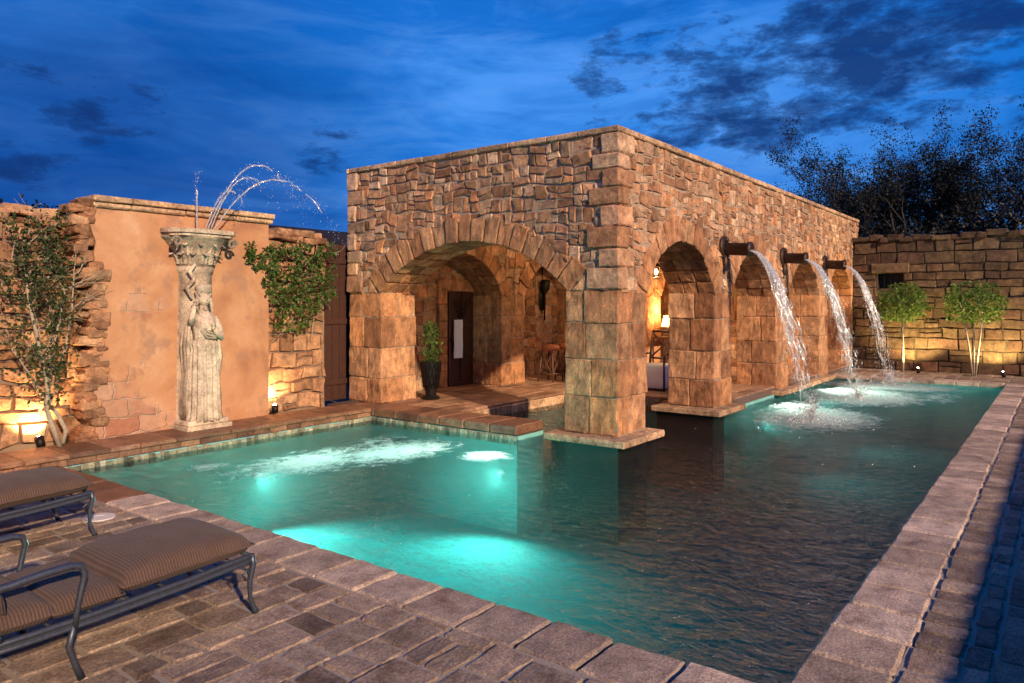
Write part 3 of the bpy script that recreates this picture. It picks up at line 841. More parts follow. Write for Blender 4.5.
def gwall(name_label, x0, x1, zt, ydeep=10.4, slope=None, seed=0):
    w = empty('garden_wall', ((x0 + x1) / 2, ydeep, .0), name_label, 'wall')
    m_ = MB(); box(m_, x0, x1, ydeep + .02, ydeep + .4, -.05, zt - .05, (0, 0, 1))
    stones(m_, courses(x0, x1, .1, zt - .05, (.16, .3), (.2, .48)), frameY(ydeep + .01), depth=(.015, .06), gap=.022)
    m_.build('masonry', M['leftstone'], w)
    m_ = MB(); x = x0
    while x < x1 - .03:
        s = min(U(.16, .34), x1 - x)
        for k in range(2):
            zz = zt - .06 + k * .1 + U(-.02, .03)
            block(m_, x + U(-.03, 0), x + s + U(0, .03), ydeep - .09 + .11 * k + U(-.05, .04), ydeep + .45, zz - .045, zz + .05 + U(0, .03), .02, .012, 4, jit=.025)
        x += s
    m_.build('ragged_cap', M['leftstone'], w)
    return w
gwall('rough stone garden wall left of the ochre panel, behind the espaliered tree', -3.0, 4.32, 2.98)
gwall('short stone garden wall between the ochre panel and the pavilion, under the leafy vine', 7.0, 8.32, 3.0)
# far wall, X = 22.9
w = empty('garden_wall', (22.9, 0, 0), 'long brown stone wall across the far end of the pool behind two clipped trees', 'wall')
m_ = MB()
nr = (3.62, 4.28, 2.28, 2.72)
Y0, Y1 = -6, 4.93
for (a, b, c, d) in ((Y0, nr[0], -.1, 3.65), (nr[1], Y1, -.1, 3.65), (nr[0], nr[1], -.1, nr[2]), (nr[0], nr[1], nr[3], 3.65)):
    box(m_, 22.92, 23.3, a, b, c, d, (0, 0, 1))
box(m_, 23.25, 23.3, nr[0], nr[1], nr[2], nr[3], (0, 0, 1))
rc = courses(Y0, Y1, 0, 3.62, (.2, .34), (.3, .8))
rc2 = []
for q in rc:
    if q[1] > nr[0] and q[0] < nr[1] and q[3] > nr[2] and q[2] < nr[3]:
        if q[0] < nr[0] - .08: rc2.append((q[0], nr[0], q[2], q[3]))
        if q[1] > nr[1] + .08: rc2.append((nr[1], q[1], q[2], q[3]))
    else: rc2.append(q)
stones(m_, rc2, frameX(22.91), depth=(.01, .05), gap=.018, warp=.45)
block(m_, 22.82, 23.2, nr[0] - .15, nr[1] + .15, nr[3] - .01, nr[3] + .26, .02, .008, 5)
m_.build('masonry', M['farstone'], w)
m_ = MB(); y = Y0
while y < Y1:
    s = U(.2, .5); zz = 3.66 + U(-.04, .04)
    block(m_, 22.8 + U(-.05, .05), 23.4, y, min(y + s, Y1), zz - .06, zz + .06 + U(0, .05), .02, .012, 4, jit=.02); y += s
m_.build('ragged_cap', M['farstone'], w)
m_ = MB()
box(m_, 23.0, 23.25, nr[0], nr[1], nr[2], nr[2] + .02); box(m_, 23.2, 23.24, nr[0], nr[1], nr[2], nr[3])
for y in (3.78, 3.95, 4.12): tube(m_, [(23.02, y, nr[2]), (23.02, y, nr[3])], .012, 6)
m_.build('dark_window', M['blackiron'], w)

# unseen low wall added to cast shade on the path, camera side
w = empty('added_shade_wall', (8, -1.1, 0), 'unseen low wall added to shade the side path', 'wall')
m_ = MB(); x = -8
while x < 22:
    s = U(.5, .9); block(m_, x, x + s, -1.3, -1.0, -.05, .70, .02, .005, 4); x += s
m_.build('masonry', M['farstone'], w)

# dark house behind left
h = empty('dark_house', (9.5, 15, 0), 'unlit dark house with low roof behind the vine and the pavilion', 'house')
m_ = MB(); box(m_, 7.2, 16, 13.5, 19, 0, 3.05); m_.build('wall', M['dark'], h)
m_ = MB()
m_.add([(6.7, 13.0, 3.1), (16.5, 13.0, 3.1), (16.5, 19.5, 3.1), (6.7, 19.5, 3.1), (8.7, 15.2, 3.75), (14.5, 15.2, 3.75), (14.5, 17, 3.75), (8.7, 17, 3.75)],
       [(0, 1, 5, 4), (1, 2, 6, 5), (2, 3, 7, 6), (3, 0, 4, 7), (4, 5, 6, 7), (3, 2, 1, 0)])
m_.build('roof', M['roof'], h)
g_ = empty('gate', (8.62, 10.6, .1), 'dark timber gate in the narrow gap between the vine wall and the pavilion', 'gate')
m_ = MB()
for k in range(4): box(m_, 8.33 + k * .165, 8.485 + k * .165, 10.62, 10.68, .12, 2.95)
m_.build('boards', M['wood'], g_)
for z in (.4, 1.5, 2.6): m_ = MB(); box(m_, 8.33, 8.98, 10.59, 10.618, z, z + .1); m_.build('rail', M['wood'], g_)

# ================================================================== STATUE
SX, SY = 5.73, 10.1
st = empty('caryatid_column', (SX, SY - .15, .1), 'carved limestone half-column with a draped female figure under a flaring capital', 'statue')
mb = MB()
box(mb, SX - .34, SX + .34, SY - .42, SY + .0, .1, .16); block(mb, SX - .31, SX + .31, SY - .39, SY, .155, .23, .02, .003, 4)
mb.build('plinth', M['carved'], st)
mb = MB()
prof = [(.27, .22), (.26, .6), (.25, 1.6), (.24, 2.32), (.27, 2.34), (.27, 2.4), (.24, 2.42)]
n = 20; vs = []; fs = []
for r, z in prof:
    for k in range(n + 1):
        an = math.pi + math.pi * k / n; rr = r * (1 + .03 * math.cos(k * math.pi))
        vs.append((SX + math.cos(an) * rr, SY + math.sin(an) * rr * .72, z))
for i in range(len(prof) - 1):
    for k in range(n): a = i * (n + 1) + k; fs.append((a, a + 1, a + n + 2, a + n + 1))
mb.add(vs, fs); mb.build('shaft', M['carved'], st, True)
# capital: flaring bell + abacus + leaves
mb = MB()
prof = [(.24, 2.40), (.28, 2.44), (.26, 2.47), (.29, 2.55), (.36, 2.66), (.45, 2.77), (.50, 2.81), (.50, 2.84)]
n = 28; vs = []; fs = []
for r, z in prof:
    for k in range(n + 1):
        an = math.pi + math.pi * k / n
        vs.append((SX + math.cos(an) * r, SY + math.sin(an) * r * .75, z))
for i in range(len(prof) - 1):
    for k in range(n): a = i * (n + 1) + k; fs.append((a, a + 1, a + n + 2, a + n + 1))
mb.add(vs, fs)
# abacus slab (half octagon)
def halfslab(mb, r, z0, z1):
    pts = [(-r, 0), (-r, -.45 * r), (-.78 * r, -.74 * r), (0, -.82 * r), (.78 * r, -.74 * r), (r, -.45 * r), (r, 0)]
    vs = [(SX + x, SY + y, z) for z in (z0, z1) for x, y in pts]; m = len(pts)
    fs = [(i, (i + 1) % m, m + (i + 1) % m, m + i) for i in range(m)] + [tuple(reversed(range(m))), tuple(range(m, 2 * m))]
    mb.add(vs, fs)
halfslab(mb, .47, 2.83, 2.87); halfslab(mb, .51, 2.871, 2.93)
for ring_z, ring_r, hh, cnt, off in ((2.44, .27, .2, 7, 0), (2.56, .31, .22, 6, .5)):
    for k in range(cnt):
        an = math.pi + math.pi * (k + .5 + off * .5) / (cnt + off * .5)
        d = Vector((math.cos(an), math.sin(an) * .75, 0)); s = Vector((-math.sin(an), math.cos(an), 0))
        base = Vector((SX, SY, ring_z)) + d * (ring_r - .02)
        vs = []; fs = []; NN = 7
        for i in range(NN):
            t = i / (NN - 1); wdt = .075 * math.sin(math.pi * (.22 + .72 * t)) * (1 + .2 * math.sin(i * 2.6))
            outw = .03 + .13 * t ** 2.2; zz = hh * (t if t < .8 else .8 - (t - .8) * .9)
            for q in (-1, -.5, 0, .5, 1):
                vs.append(base + d * (outw + (.025 if q == 0 else (.012 if abs(q) > .7 else 0))) + s * (wdt * q) + Vector((0, 0, zz)))
        for i in range(NN - 1):
            for q in range(4): a = i * 5 + q; fs.append((a, a + 1, a + 6, a + 5))
        mb.add(vs, fs)
    for sgn in (-1, 1):   # corner volutes
        cx = SX + sgn * .42
        tube(mb, [(cx + sgn * math.cos(t * .55) * (.075 - t * .004), SY - .3, 2.74 + math.sin(t * .55) * (.075 - t * .004)) for t in range(15)], .022, 6)
mb.build('capital', M['carved'], st)
# figure: pleated dress loft, torso, head, arms
mb = MB()
def ringloft(levels, npl, n=72):
    vs = []; fs = []
    for (z, cx, cy, rx, ry, pl, sway) in levels:
        for k in range(n):
            an = 2 * math.pi * k / n
            p = 1 + pl * (abs(math.sin(an * npl / 2 + sway)) ** .6 - .6)
            vs.append((SX + cx + math.cos(an) * rx * p, SY + cy + math.sin(an) * ry * p, z))
    L = len(levels)
    for i in range(L - 1):
        for k in range(n): fs.append((i * n + k, i * n + (k + 1) % n, (i + 1) * n + (k + 1) % n, (i + 1) * n + k))
    fs.append(tuple(reversed(range(n)))); fs.append(tuple((L - 1) * n + k for k in range(n)))
    mb.add(vs, fs, (.7, .7, 0))
ringloft([(.22, .0, -.26, .235, .17, .5, 0), (.3, .0, -.26, .215, .155, .5, .1), (.55, .0, -.26, .2, .15, .48, .2), (.85, -.005, -.265, .195, .15, .44, .3), (1.1, -.01, -.27, .19, .145, .38, .4),
          (1.24, -.01, -.27, .18, .14, .2, .5), (1.30, -.01, -.27, .20, .155, .14, .9), (1.36, -.01, -.265, .155, .12, .08, .9)], 15)
ringloft([(1.34, -.01, -.265, .15, .115, .08, 0), (1.42, -.01, -.27, .14, .115, .09, .5), (1.52, -.01, -.28, .155, .13, .09, .8), (1.62, -.01, -.28, .165, .13, .06, 1), (1.70, -.01, -.26, .165, .10, .04, 1), (1.76, -.01, -.25, .09, .07, 0, 1), (1.80, -.01, -.25, .05, .05, 0, 1), (1.87, -.01, -.255, .048, .05, 0, 1)], 14)
ball(mb, (SX - .01, SY - .27, 1.95), .088, 16, 1, 1.05, 1.28, (.7, .7, 0))       # head
ball(mb, (SX - .01, SY - .365, 1.94), .018, 8, .8, 1.2, 1.7, (.7, .7, 0))          # nose
ball(mb, (SX - .01, SY - .352, 1.895), .02, 8, 1.3, .6, .5, (.7, .7, 0))           # mouth
for s in (-1, 1): ball(mb, (SX - .01 + s * .035, SY - .347, 1.965), .014, 8, 1.3, .6, .7, (.7, .7, 0))
ball(mb, (SX - .01, SY - .30, 1.80), .04, 8, 1, 1, 1)
tube(mb, [(SX + .14, SY - .27, 1.68), (SX + .2, SY - .31, 1.52), (SX + .19, SY - .38, 1.38), (SX + .1, SY - .43, 1.45), (SX + .05, SY - .44, 1.52)], [.055, .05, .042, .034, .03], 10, (.7, .7, 0))
tube(mb, [(SX - .15, SY - .27, 1.68), (SX - .23, SY - .3, 1.6), (SX - .22, SY - .34, 1.72), (SX - .19, SY - .33, 1.84)], [.055, .048, .04, .03], 10, (.7, .7, 0))
for hx, hy, hz, sgn in ((SX + .03, SY - .45, 1.53, -1), (SX - .185, SY - .335, 1.87, 1)):
    ball(mb, (hx, hy, hz), .034, 8, .9, .6, 1.1)
    for q in range(4): tube(mb, [(hx - .024 + q * .016, hy - .01, hz + .02), (hx - .028 + q * .018, hy - .018, hz + .055), (hx - .028 + q * .018, hy - .004, hz + .08 - abs(q - 1.5) * .008)], [.008, .0075, .005], 6)
    tube(mb, [(hx + .03, hy, hz - .01), (hx + .045, hy - .01, hz + .025)], [.009, .006], 6)
for k in range(16):    # hair and headdress
    an = math.pi * 2 * k / 16
    ball(mb, (SX - .01 + math.cos(an) * .09, SY - .25 + math.sin(an) * .07, 2.02 + .015 * math.sin(k * 3)), .034, 8)
tube(mb, [(SX - .01, SY - .26, 2.03), (SX - .01, SY - .255, 2.12), (SX - .01, SY - .25, 2.14)], [.10, .115, .09], 14)
for s in (-1, 1): tube(mb, [(SX - .01 + s * .08, SY - .25, 2.0), (SX - .01 + s * .115, SY - .27, 1.86), (SX - .01 + s * .10, SY - .31, 1.72)], [.03, .028, .012], 8)
mb.build('figure', M['carved'], st, True)
# folds of cloth hanging by her left side (photo right) and wrap at left
mb = MB()
for k in range(7):
    x0 = SX + .17 + k * .014
    tube(mb, [(x0, SY - .34 + k * .02, 1.42 - k * .02), (x0 + .05, SY - .30 + k * .02, 1.1), (x0 + .025 * math.sin(k), SY - .28 + k * .02, .75), (x0 + .05, SY - .27 + k * .02, .42 + .06 * (k % 3)), (x0 + .03, SY - .24 + k * .02, .26)], [.02, .032, .026, .034, .02], 7)
for k in range(6):
    tube(mb, [(SX - .23 - .005 * k, SY - .30 + k * .03, 1.75 - .05 * k), (SX - .25 + .02 * math.sin(k * 2), SY - .27 + k * .03, 1.3), (SX - .23, SY - .25 + k * .03, .9), (SX - .25, SY - .24 + k * .03, .55 - .04 * k), (SX - .24, SY - .22 + k * .03, .24)], [.016, .028, .022, .03, .02], 7)
for k in range(5):   # sash folds across the body
    tube(mb, [(SX - .17, SY - .30, 1.70 - k * .03), (SX - .05, SY - .405 - .003 * k, 1.58 - k * .045), (SX + .09, SY - .40, 1.50 - k * .03), (SX + .18, SY - .31, 1.47 - k * .02)], [.012, .017, .017, .012], 6)
# ribbon up the shaft at the left
tube(mb, [(SX - .16, SY - .22, 1.95), (SX - .22, SY - .18, 2.1), (SX - .14, SY - .24, 2.22), (SX - .2, SY - .22, 2.34), (SX - .13, SY - .26, 2.44)], [.02, .035, .03, .035, .02], 8)
mb.build('drapery', M['carved'], st, True)

# fountain jets
def jet(label, pts, drops, spread, r0, seed):
    rr = random.Random(seed); m_ = MB(); n = len(pts)
    for s in range(3):
        q = []
        for i, p in enumerate(pts):
            k = spread * (i / n) ; q.append((p[0] + rr.uniform(-k, k), p[1] + rr.uniform(-k, k), p[2] + rr.uniform(-k, k) * .6))
        cut = int(n * (.75 if s == 0 else .6)); 
        i = 0
        while i < cut - 1:
            L = rr.randint(2, 5) if i > n * .25 else rr.randint(4, 9)
            seg = q[i:i + L + 1]
            if len(seg) > 1: tube(m_, seg, [r0 * rr.uniform(.5, 1.2) for _ in seg], 5)
            i += L + (1 if i > n * .3 else 0)
    for _ in range(drops * 3):
        t = rr.random() ** .6; i = min(n - 1, int(t * n)); p = pts[i]; k = spread * (.4 + t * 1.8)
        ball(m_, (p[0] + rr.gauss(0, k), p[1] + rr.gauss(0, k), p[2] + rr.gauss(0, k)), rr.uniform(.003, .010), 4)
    o = m_.build('fountain_jet', M['spray'], None, True)
    return tag(o, label, 'water jet', 'jets spraying from the top of the column')
def arc(p0, apex, p1, n=40):
    # apex height reached at horizontal fraction s
    h0, hA, h1 = p0[2], apex, p1[2]
    a, b = math.sqrt(hA - h0), math.sqrt(hA - h1); out = []
    for i in range(n + 1):
        t = i / n * (a + b); z = hA - (t - a) ** 2; s = i / n
        out.append((p0[0] + (p1[0] - p0[0]) * s, p0[1] + (p1[1] - p0[1]) * s, z))
    return out
zc = 2.92
jet('thin vertical jet rising straight above the column, leftmost of the jets', [(SX - .05, 9.95, zc + i * .85 / 20) for i in range(21)], 26, .012, .012, 1)
jet('tall arching jet with the highest curve above the column', arc((SX + .05, 9.85, zc), 3.92, (SX + 1.25, 9.2, 3.1)), 60, .03, .011, 2)
jet('lower arching jet nested inside the tall one', arc((SX + .1, 9.85, zc), 3.72, (SX + .85, 9.3, 3.2)), 40, .03, .010, 3)
jet('long arching jet thrown farthest right toward the vine', arc((SX + .12, 9.8, zc), 3.72, (SX + 1.75, 8.9, 2.7)), 80, .035, .011, 4)
jet('short jet splashing just over the cap of the ochre wall', arc((SX + .02, 9.85, zc), 3.5, (SX + .5, 9.4, 2.95)), 30, .03, .009, 5)

# ================================================================== WATER FALLS
def fall(x, label, seed):
    rr = random.Random(seed); m_ = MB()
    y0, z0 = YB - .5, 2.80
    def pos(t, oy=0, v=1.28): return (x, y0 - v * t + oy, z0 - .5 * 9.8 * t * t * .92)
    Tt = math.sqrt((z0 + .1) / (.5 * 9.8 * .92))
    # ribbon sheets: several strands with wander growing
    for s in range(40):
        ph = rr.uniform(0, 6); v = 1.28 + rr.gauss(0, .10); ox = rr.gauss(0, .05); amp = rr.uniform(.01, .07)
        tEnd = Tt * rr.uniform(.55, 1.0); n = 46; pts = []; rad = []
        for i in range(n + 1):
            t = Tt * i / n
            if t > tEnd: break
            p = pos(t, 0, v); w = (t / Tt) ** 1.6
            pts.append((p[0] + ox * (1 + 1.5 * w) + math.sin(ph + t * 19) * amp * w + rr.gauss(0, .010) * w, p[1] + math.cos(ph + t * 23) * amp * w + rr.gauss(0, .022) * w, p[2]))
            rad.append(max(.003, (.012 - .006 * w) * rr.uniform(.3, 1.4)))
        i = 0
        while i < len(pts) - 2:
            L = rr.randint(8, 14) if i < 14 else rr.randint(2, 6)
            if len(pts[i:i + L + 1]) > 1: 
                seg = pts[i:i + L + 1]; rs = rad[i:i + L + 1]; rs = [r * (.4 if (j in (0, len(seg) - 1) and i > 10) else 1) for j, r in enumerate(rs)]
                tube(m_, seg, rs, 5)
            i += L + (rr.randint(0, 2) if i > 12 else 0)
    for _ in range(1100):
        t = Tt * rr.random() ** .6; w = t / Tt; p = pos(t, 0, 1.28 + rr.gauss(0, .13)); r = rr.uniform(.003, .010)
        ball(m_, (p[0] + rr.gauss(0, .085 * w + .012), p[1] + rr.gauss(0, .085 * w), p[2]), r, 4, 1, 1, rr.uniform(1, 3.5))
    yl = pos(Tt)[1]
    for _ in range(900):   # splash crown
        a = rr.uniform(0, 6.283); d = abs(rr.gauss(0, .42)); zz = max(-.09, .34 * rr.random() ** 2 * math.exp(-d * 2) * 1.4 - .09)
        ball(m_, (x + math.cos(a) * d, yl + math.sin(a) * d, zz), rr.uniform(.004, .014), 6)
    for _ in range(26):
        a = rr.uniform(0, 6.283); d = rr.uniform(.1, .4); h = rr.uniform(.1, .4)
        pts = [(x + math.cos(a) * d * s, yl + math.sin(a) * d * s, -.1 + h * 4 * s * (1 - s) * .9 + .0) for s in (0, .2, .4, .6)]
        tube(m_, pts, [.012, .01, .008, .004], 5)
    return tag(m_.build('water_fall', M['spray'], None, True), label, 'falling water', 'streams pouring from the bronze spouts')
fall(SCX[0], 'stream pouring from the nearest bronze spout, broken and twisting as it falls', 21)
fall(SCX[1], 'stream pouring from the middle bronze spout of the three', 22)
fall(SCX[2], 'stream pouring from the farthest bronze spout, in front of the far wall', 23)

# ================================================================== CHAISES
def cushion(mb, x0, x1, y0, y1, zf, th, dome=.035, n=14, edge=.05):
    """puffy box cushion: zf(x) bottom height"""
    vs = []; fs = []; m = n
    def prof(t):                      # distance from the edge -> 0..1
        d = min(t, 1 - t); return 1 - (1 - min(1, d / .16)) ** 2.4
    for lvl in (0, 1):
        for i in range(n + 1):
            for j in range(m + 1):
                s, t = i / n, j / m
                s2 = .5 - .5 * math.cos(math.pi * s) * (.55) - (.5 - s) * .45 + 0; s2 = s * .5 + (.5 - .5 * math.cos(math.pi * s)) * .5
                t2 = t * .5 + (.5 - .5 * math.cos(math.pi * t)) * .5
                x = x0 + (x1 - x0) * s2; y = y0 + (y1 - y0) * t2
                e = math.sqrt(max(0, prof(s2) * prof(t2)))
                zb = zf(x)
                mid = zb + th * .45
                wr = .004 * math.sin(x * 31 + y * 9) + .006 * mn.noise(Vector((x * 4, y * 4, zb + lvl)))
                z = mid + (th * .55 * e + dome * math.sin(math.pi * s2) * math.sin(math.pi * t2) + wr * e if lvl else -th * .45 * e)
                vs.append((x, y, z))
    W = m + 1; B = (n + 1) * W
    for i in range(n):
        for j in range(m):
            a = i * W + j; fs.append((a, a + 1, a + W + 1, a + W)); b = B + a; fs.append((b, b + W, b + W + 1, b + 1))
    mb.add(vs, fs)
def piping(mb, x0, x1, y0, y1, zf, th):
    pts = []
    for (a, b), (c, d) in (((x0, y0), (x1, y0)), ((x1, y0), (x1, y1)), ((x1, y1), (x0, y1)), ((x0, y1), (x0, y0))):
        for k in range(10):
            t = k / 10; x, y = a + (c - a) * t, b + (d - b) * t
            pts.append((x, y, zf(x) + th * .45 + U(-.003, .003)))
    tube(mb, pts + [pts[0]], .0065, 6)
def chaise(X, Y, label):
    # local: foot end at x=0, head toward -x; y 0..0.7
    root = empty('chaise_longue', (0, 0, 0), label, 'chaise longue', 'wrought metal chaises with brown cushions on the pavers')
    W = .70; zr = .33
    m_ = MB()
    rail = [(-1.95, 0, .30), (-1.2, 0, .30), (-.9, 0, .305), (-.4, 0, .325), (-.05, 0, .35), (0.0, 0, .35)]
    for y in (0, W):
        for dz, r in ((0, .017), (-.035, .013)): tube(m_, [(a, y, c + dz) for a, b, c in rail], r, 8)
        box(m_, -1.95, -.0, y - .007, y + .007, .27, .30) if False else None
        vs = [];
        for a, b, c in rail: vs += [(a, y - .006, c), (a, y + .006, c), (a, y - .006, c - .035), (a, y + .006, c - .035)]
        m_.add(vs, [(i * 4, i * 4 + 4, i * 4 + 6, i * 4 + 2) for i in range(5)] + [(i * 4 + 1, i * 4 + 3, i * 4 + 7, i * 4 + 5) for i in range(5)])
    for x, z in ((0, .35), (-.74, .31), (-1.3, .295), (-1.93, .295)): tube(m_, [(x, 0, z), (x, W, z)], .014, 8)
    for k in range(9): tube(m_, [(-.1 - k * .2, 0, .335 if k < 2 else .295), (-.1 - k * .2, W, .335 if k < 2 else .295)], .007, 6)
    m_.build('side_frame', M['iron'], root, True)
    for y, s in ((0, -1), (W, 1)):
        m_ = MB(); tube(m_, [(0, y, .36), (.012, y, .30), (-.012, y, .2), (-.01, y, .1), (.02, y, .02), (.03, y, .0)], [.018, .02, .017, .014, .017, .022], 8)
        tube(m_, [(.0, y, .2), (-.03, y, .27), (-.1, y, .315), (-.13, y, .30)], .009, 6)
        tube(m_, [(-.01, y, .28), (-.06, y, .25), (-.04, y, .21)], .008, 6)
        m_.build('leg', M['iron'], root, True)
        m_ = MB(); tube(m_, [(-1.0, y, .30), (-1.03, y, .18), (-1.0, y, .08), (-.97, y, 0)], [.017, .016, .016, .02], 8); m_.build('leg', M['iron'], root, True)
        m_ = MB(); tube(m_, [(-1.8, y, .30), (-1.85, y, .16), (-1.88, y, 0)], [.017, .016, .02], 8); m_.build('leg', M['iron'], root, True)
        yo = y + s * .025
        m_ = MB()
        pts = [(-1.0, y, .26), (-1.005, yo, .34), (-.985, yo, .44), (-.965, yo, .53), (-.98, yo, .575), (-1.03, yo, .588), (-1.15, yo, .585), (-1.3, yo, .57), (-1.45, yo, .56), (-1.58, yo, .57)]
        tube(m_, pts, [.015, .015, .015, .016, .018, .02, .02, .02, .019, .016], 10)
        m_.build('armrest', M['iron'], root, True)
    # back frame
    m_ = MB()
    for y in (0, W): tube(m_, [(-1.32, y, .31), (-1.5, y, .5), (-1.75, y, .85), (-1.88, y, 1.02)], .017, 8)
    tube(m_, [(-1.88, 0, 1.02), (-1.92, W / 2, 1.08), (-1.88, W, 1.02)], .017, 8)
    for k in range(5): t = .15 + k * .17; tube(m_, [(-1.32 - .56 * t, 0, .31 + .71 * t), (-1.32 - .56 * t, W, .31 + .71 * t)], .007, 6)
    m_.build('backrest_frame', M['iron'], root, True)
    m_ = MB(); cushion(m_, -.77, .01, -.01, W + .01, lambda x: .335 + .03 * (x + .77), .135, .045); piping(m_, -.772, .012, -.012, W + .012, lambda x: .335 + .03 * (x + .77), .135); m_.build('foot_cushion', M['cushion'], root, True)
    m_ = MB(); cushion(m_, -1.1, -.76, -.005, W + .005, lambda x: .315, .105, .01, 12); piping(m_, -1.1, -.76, -.008, W + .008, lambda x: .315, .105); m_.build('middle_cushion', M['cushion'], root, True)
    m_ = MB(); cushion(m_, -1.42, -1.08, -.005, W + .005, lambda x: .315, .11, .012, 12); m_.build('seat_cushion', M['cushion'], root, True)
    # back cushion, tilted box
    m_ = MB(); vs0 = MB(); cushion(vs0, 0, .85, .0, W, lambda x: .0, .11, .03)
    ca, sa = math.cos(R(128)), math.sin(R(128))
    m_.add([(-1.34 + x * ca + z * sa * 1.0, y, .40 + x * sa - z * ca * 1.0) for x, y, z in vs0.v], vs0.f)
    m_.build('back_cushion', M['cushion'], root, True)
    root.location = (X, Y, 0)
    return root
chaise(2.62, 3.97, 'brown-cushioned chaise longue in the foreground, its foot end close to the pool edge')
chaise(2.70, 6.32, 'brown-cushioned chaise longue farther back, beside the white skimmer lid')
sl = MB(); lathe(sl, [(.12, -.03), (.13, .001), (.125, .008), (.05, .010), (.045, .006)], 2.97, 6.80, 28)
o = sl.build('skimmer_lid', M['lid']); tag(o, 'round pale skimmer lid set in the pavers beside the farther chaise', 'drain lid')

# ================================================================== PLANTS
def leaf(mb, p, s, rr, elong=1.8, up=None):
    n = Vector((rr.gauss(0, 1), rr.gauss(0, 1), rr.gauss(0, 1) + .3)).normalized()
    a = n.orthogonal().normalized(); th = rr.uniform(0, 6.28); b = n.cross(a)
    d = a * math.cos(th) + b * math.sin(th); e = n.cross(d)
    p = Vector(p); L = s * elong
    mb.add([p, p + d * L * .45 + e * s * .5 + n * s * .1, p + d * L, p + d * L * .45 - e * s * .5 + n * s * .1], [(0, 1, 2), (0, 2, 3)], (rr.random(), rr.random(), 0))
def branch(mb, p, d, L, r, depth, rr, tips, wander=.25, kids=(2, 3), up=.1, shrink=.72, spread=.6, steps=5, flat=None):
    pts = [Vector(p)]; rad = [r]; dd = Vector(d).normalized()
    for i in range(steps):
        dd = (dd + Vector((rr.gauss(0, wander), rr.gauss(0, wander) * (flat if flat is not None else 1), rr.gauss(0, wander) + up)) * .5).normalized()
        pts.append(pts[-1] + dd * L / steps); rad.append(r * (1 - .4 * (i + 1) / steps))
        if depth <= 1: tips.append((pts[-1].copy(), dd.copy()))
    tube(mb, pts, rad, 6 if r > .03 else 4, caps=False)
    if depth == 0: return
    for k in range(rr.randint(*kids)):
        j = rr.randint(2, steps) if k else steps
        nd = (dd + Vector((rr.gauss(0, spread), rr.gauss(0, spread) * (flat if flat is not None else 1), rr.gauss(0, spread * .7)))).normalized()
        branch(mb, pts[j], nd, L * shrink * rr.uniform(.8, 1.15), rad[j] * .7, depth - 1, rr, tips, wander, kids, up, shrink, spread, steps, flat)

# espaliered tree at the left wall
rr = random.Random(5)
bx, by = P(57, 444, .1); by = 10.0; bx = 4.0
tr = empty('espalier_tree', (bx, by - .05, .1), 'sparse climbing tree with pale twisted stems against the left stone wall', 'tree')
m_ = MB(); tips = []
def stem(pts, r0, r1):
    n = len(pts); tube(m_, pts, [r0 + (r1 - r0) * i / (n - 1) for i in range(n)], 8)
def wp(px, py, y=10.15):    # point on the plane Y=y seen at pixel
    t = (px - 512) / FPX; X = (CU * y + t * SU * y) / (SU - CU * t); d = X * CU + y * SU
    return (X, y, H + (HOR - py) / FPX * d)
XL = wp(70, 300, 10.05)[0]
s1 = [wp(*q, 9.98) for q in ((60, 447), (52, 425), (46, 408), (48, 390), (42, 360), (36, 332), (30, 308), (27, 285))]
s2 = [wp(*q, 10.0) for q in ((63, 443), (66, 430), (58, 415), (50, 405), (47, 385), (52, 350), (60, 320), (65, 290))]
s3 = [wp(*q, 10.02) for q in ((46, 400), (36, 385), (28, 372), (20, 360), (12, 350))]
s4 = [wp(*q, 10.0) for q in ((48, 390), (58, 372), (66, 345), (72, 310), (74, 275))]
stem(s1, .035, .015); stem(s2, .028, .012); stem(s3, .014, .006); stem(s4, .016, .007)
for s, c in ((s1, 4), (s2, 4), (s3, 2), (s4, 3)):
    for q in s[3:]:
        for k in range(c):
            branch(m_, q, (rr.gauss(0, .7), -.05, rr.uniform(.1, 1)), rr.uniform(.18, .4), .008, 1, rr, tips, .3, (2, 3), .08, .7, .7, 4, .25)
for k in range(26):
    p = wp(rr.uniform(2, 78), rr.uniform(235, 300), 10.05); branch(m_, p, (rr.gauss(0, .5), 0, rr.uniform(-.3, 1)), .3, .007, 1, rr, tips, .3, (2, 3), 0, .7, .7, 4, .3)
m_.build('trunk', M['bark'], tr, True)
m_ = MB()
for p, d in tips:
    if p.z > 3.0 or p.x > XL + rr.gauss(0, .06): continue
    k_ = 3 if p.z > 1.6 else 2
    for k in range(k_): leaf(m_, (p.x + rr.gauss(0, .05), min(10.12, p.y + rr.gauss(-.05, .05)), p.z + rr.gauss(0, .05)), rr.uniform(.022, .042), rr)
m_.build('crown', M['leafL'], tr)
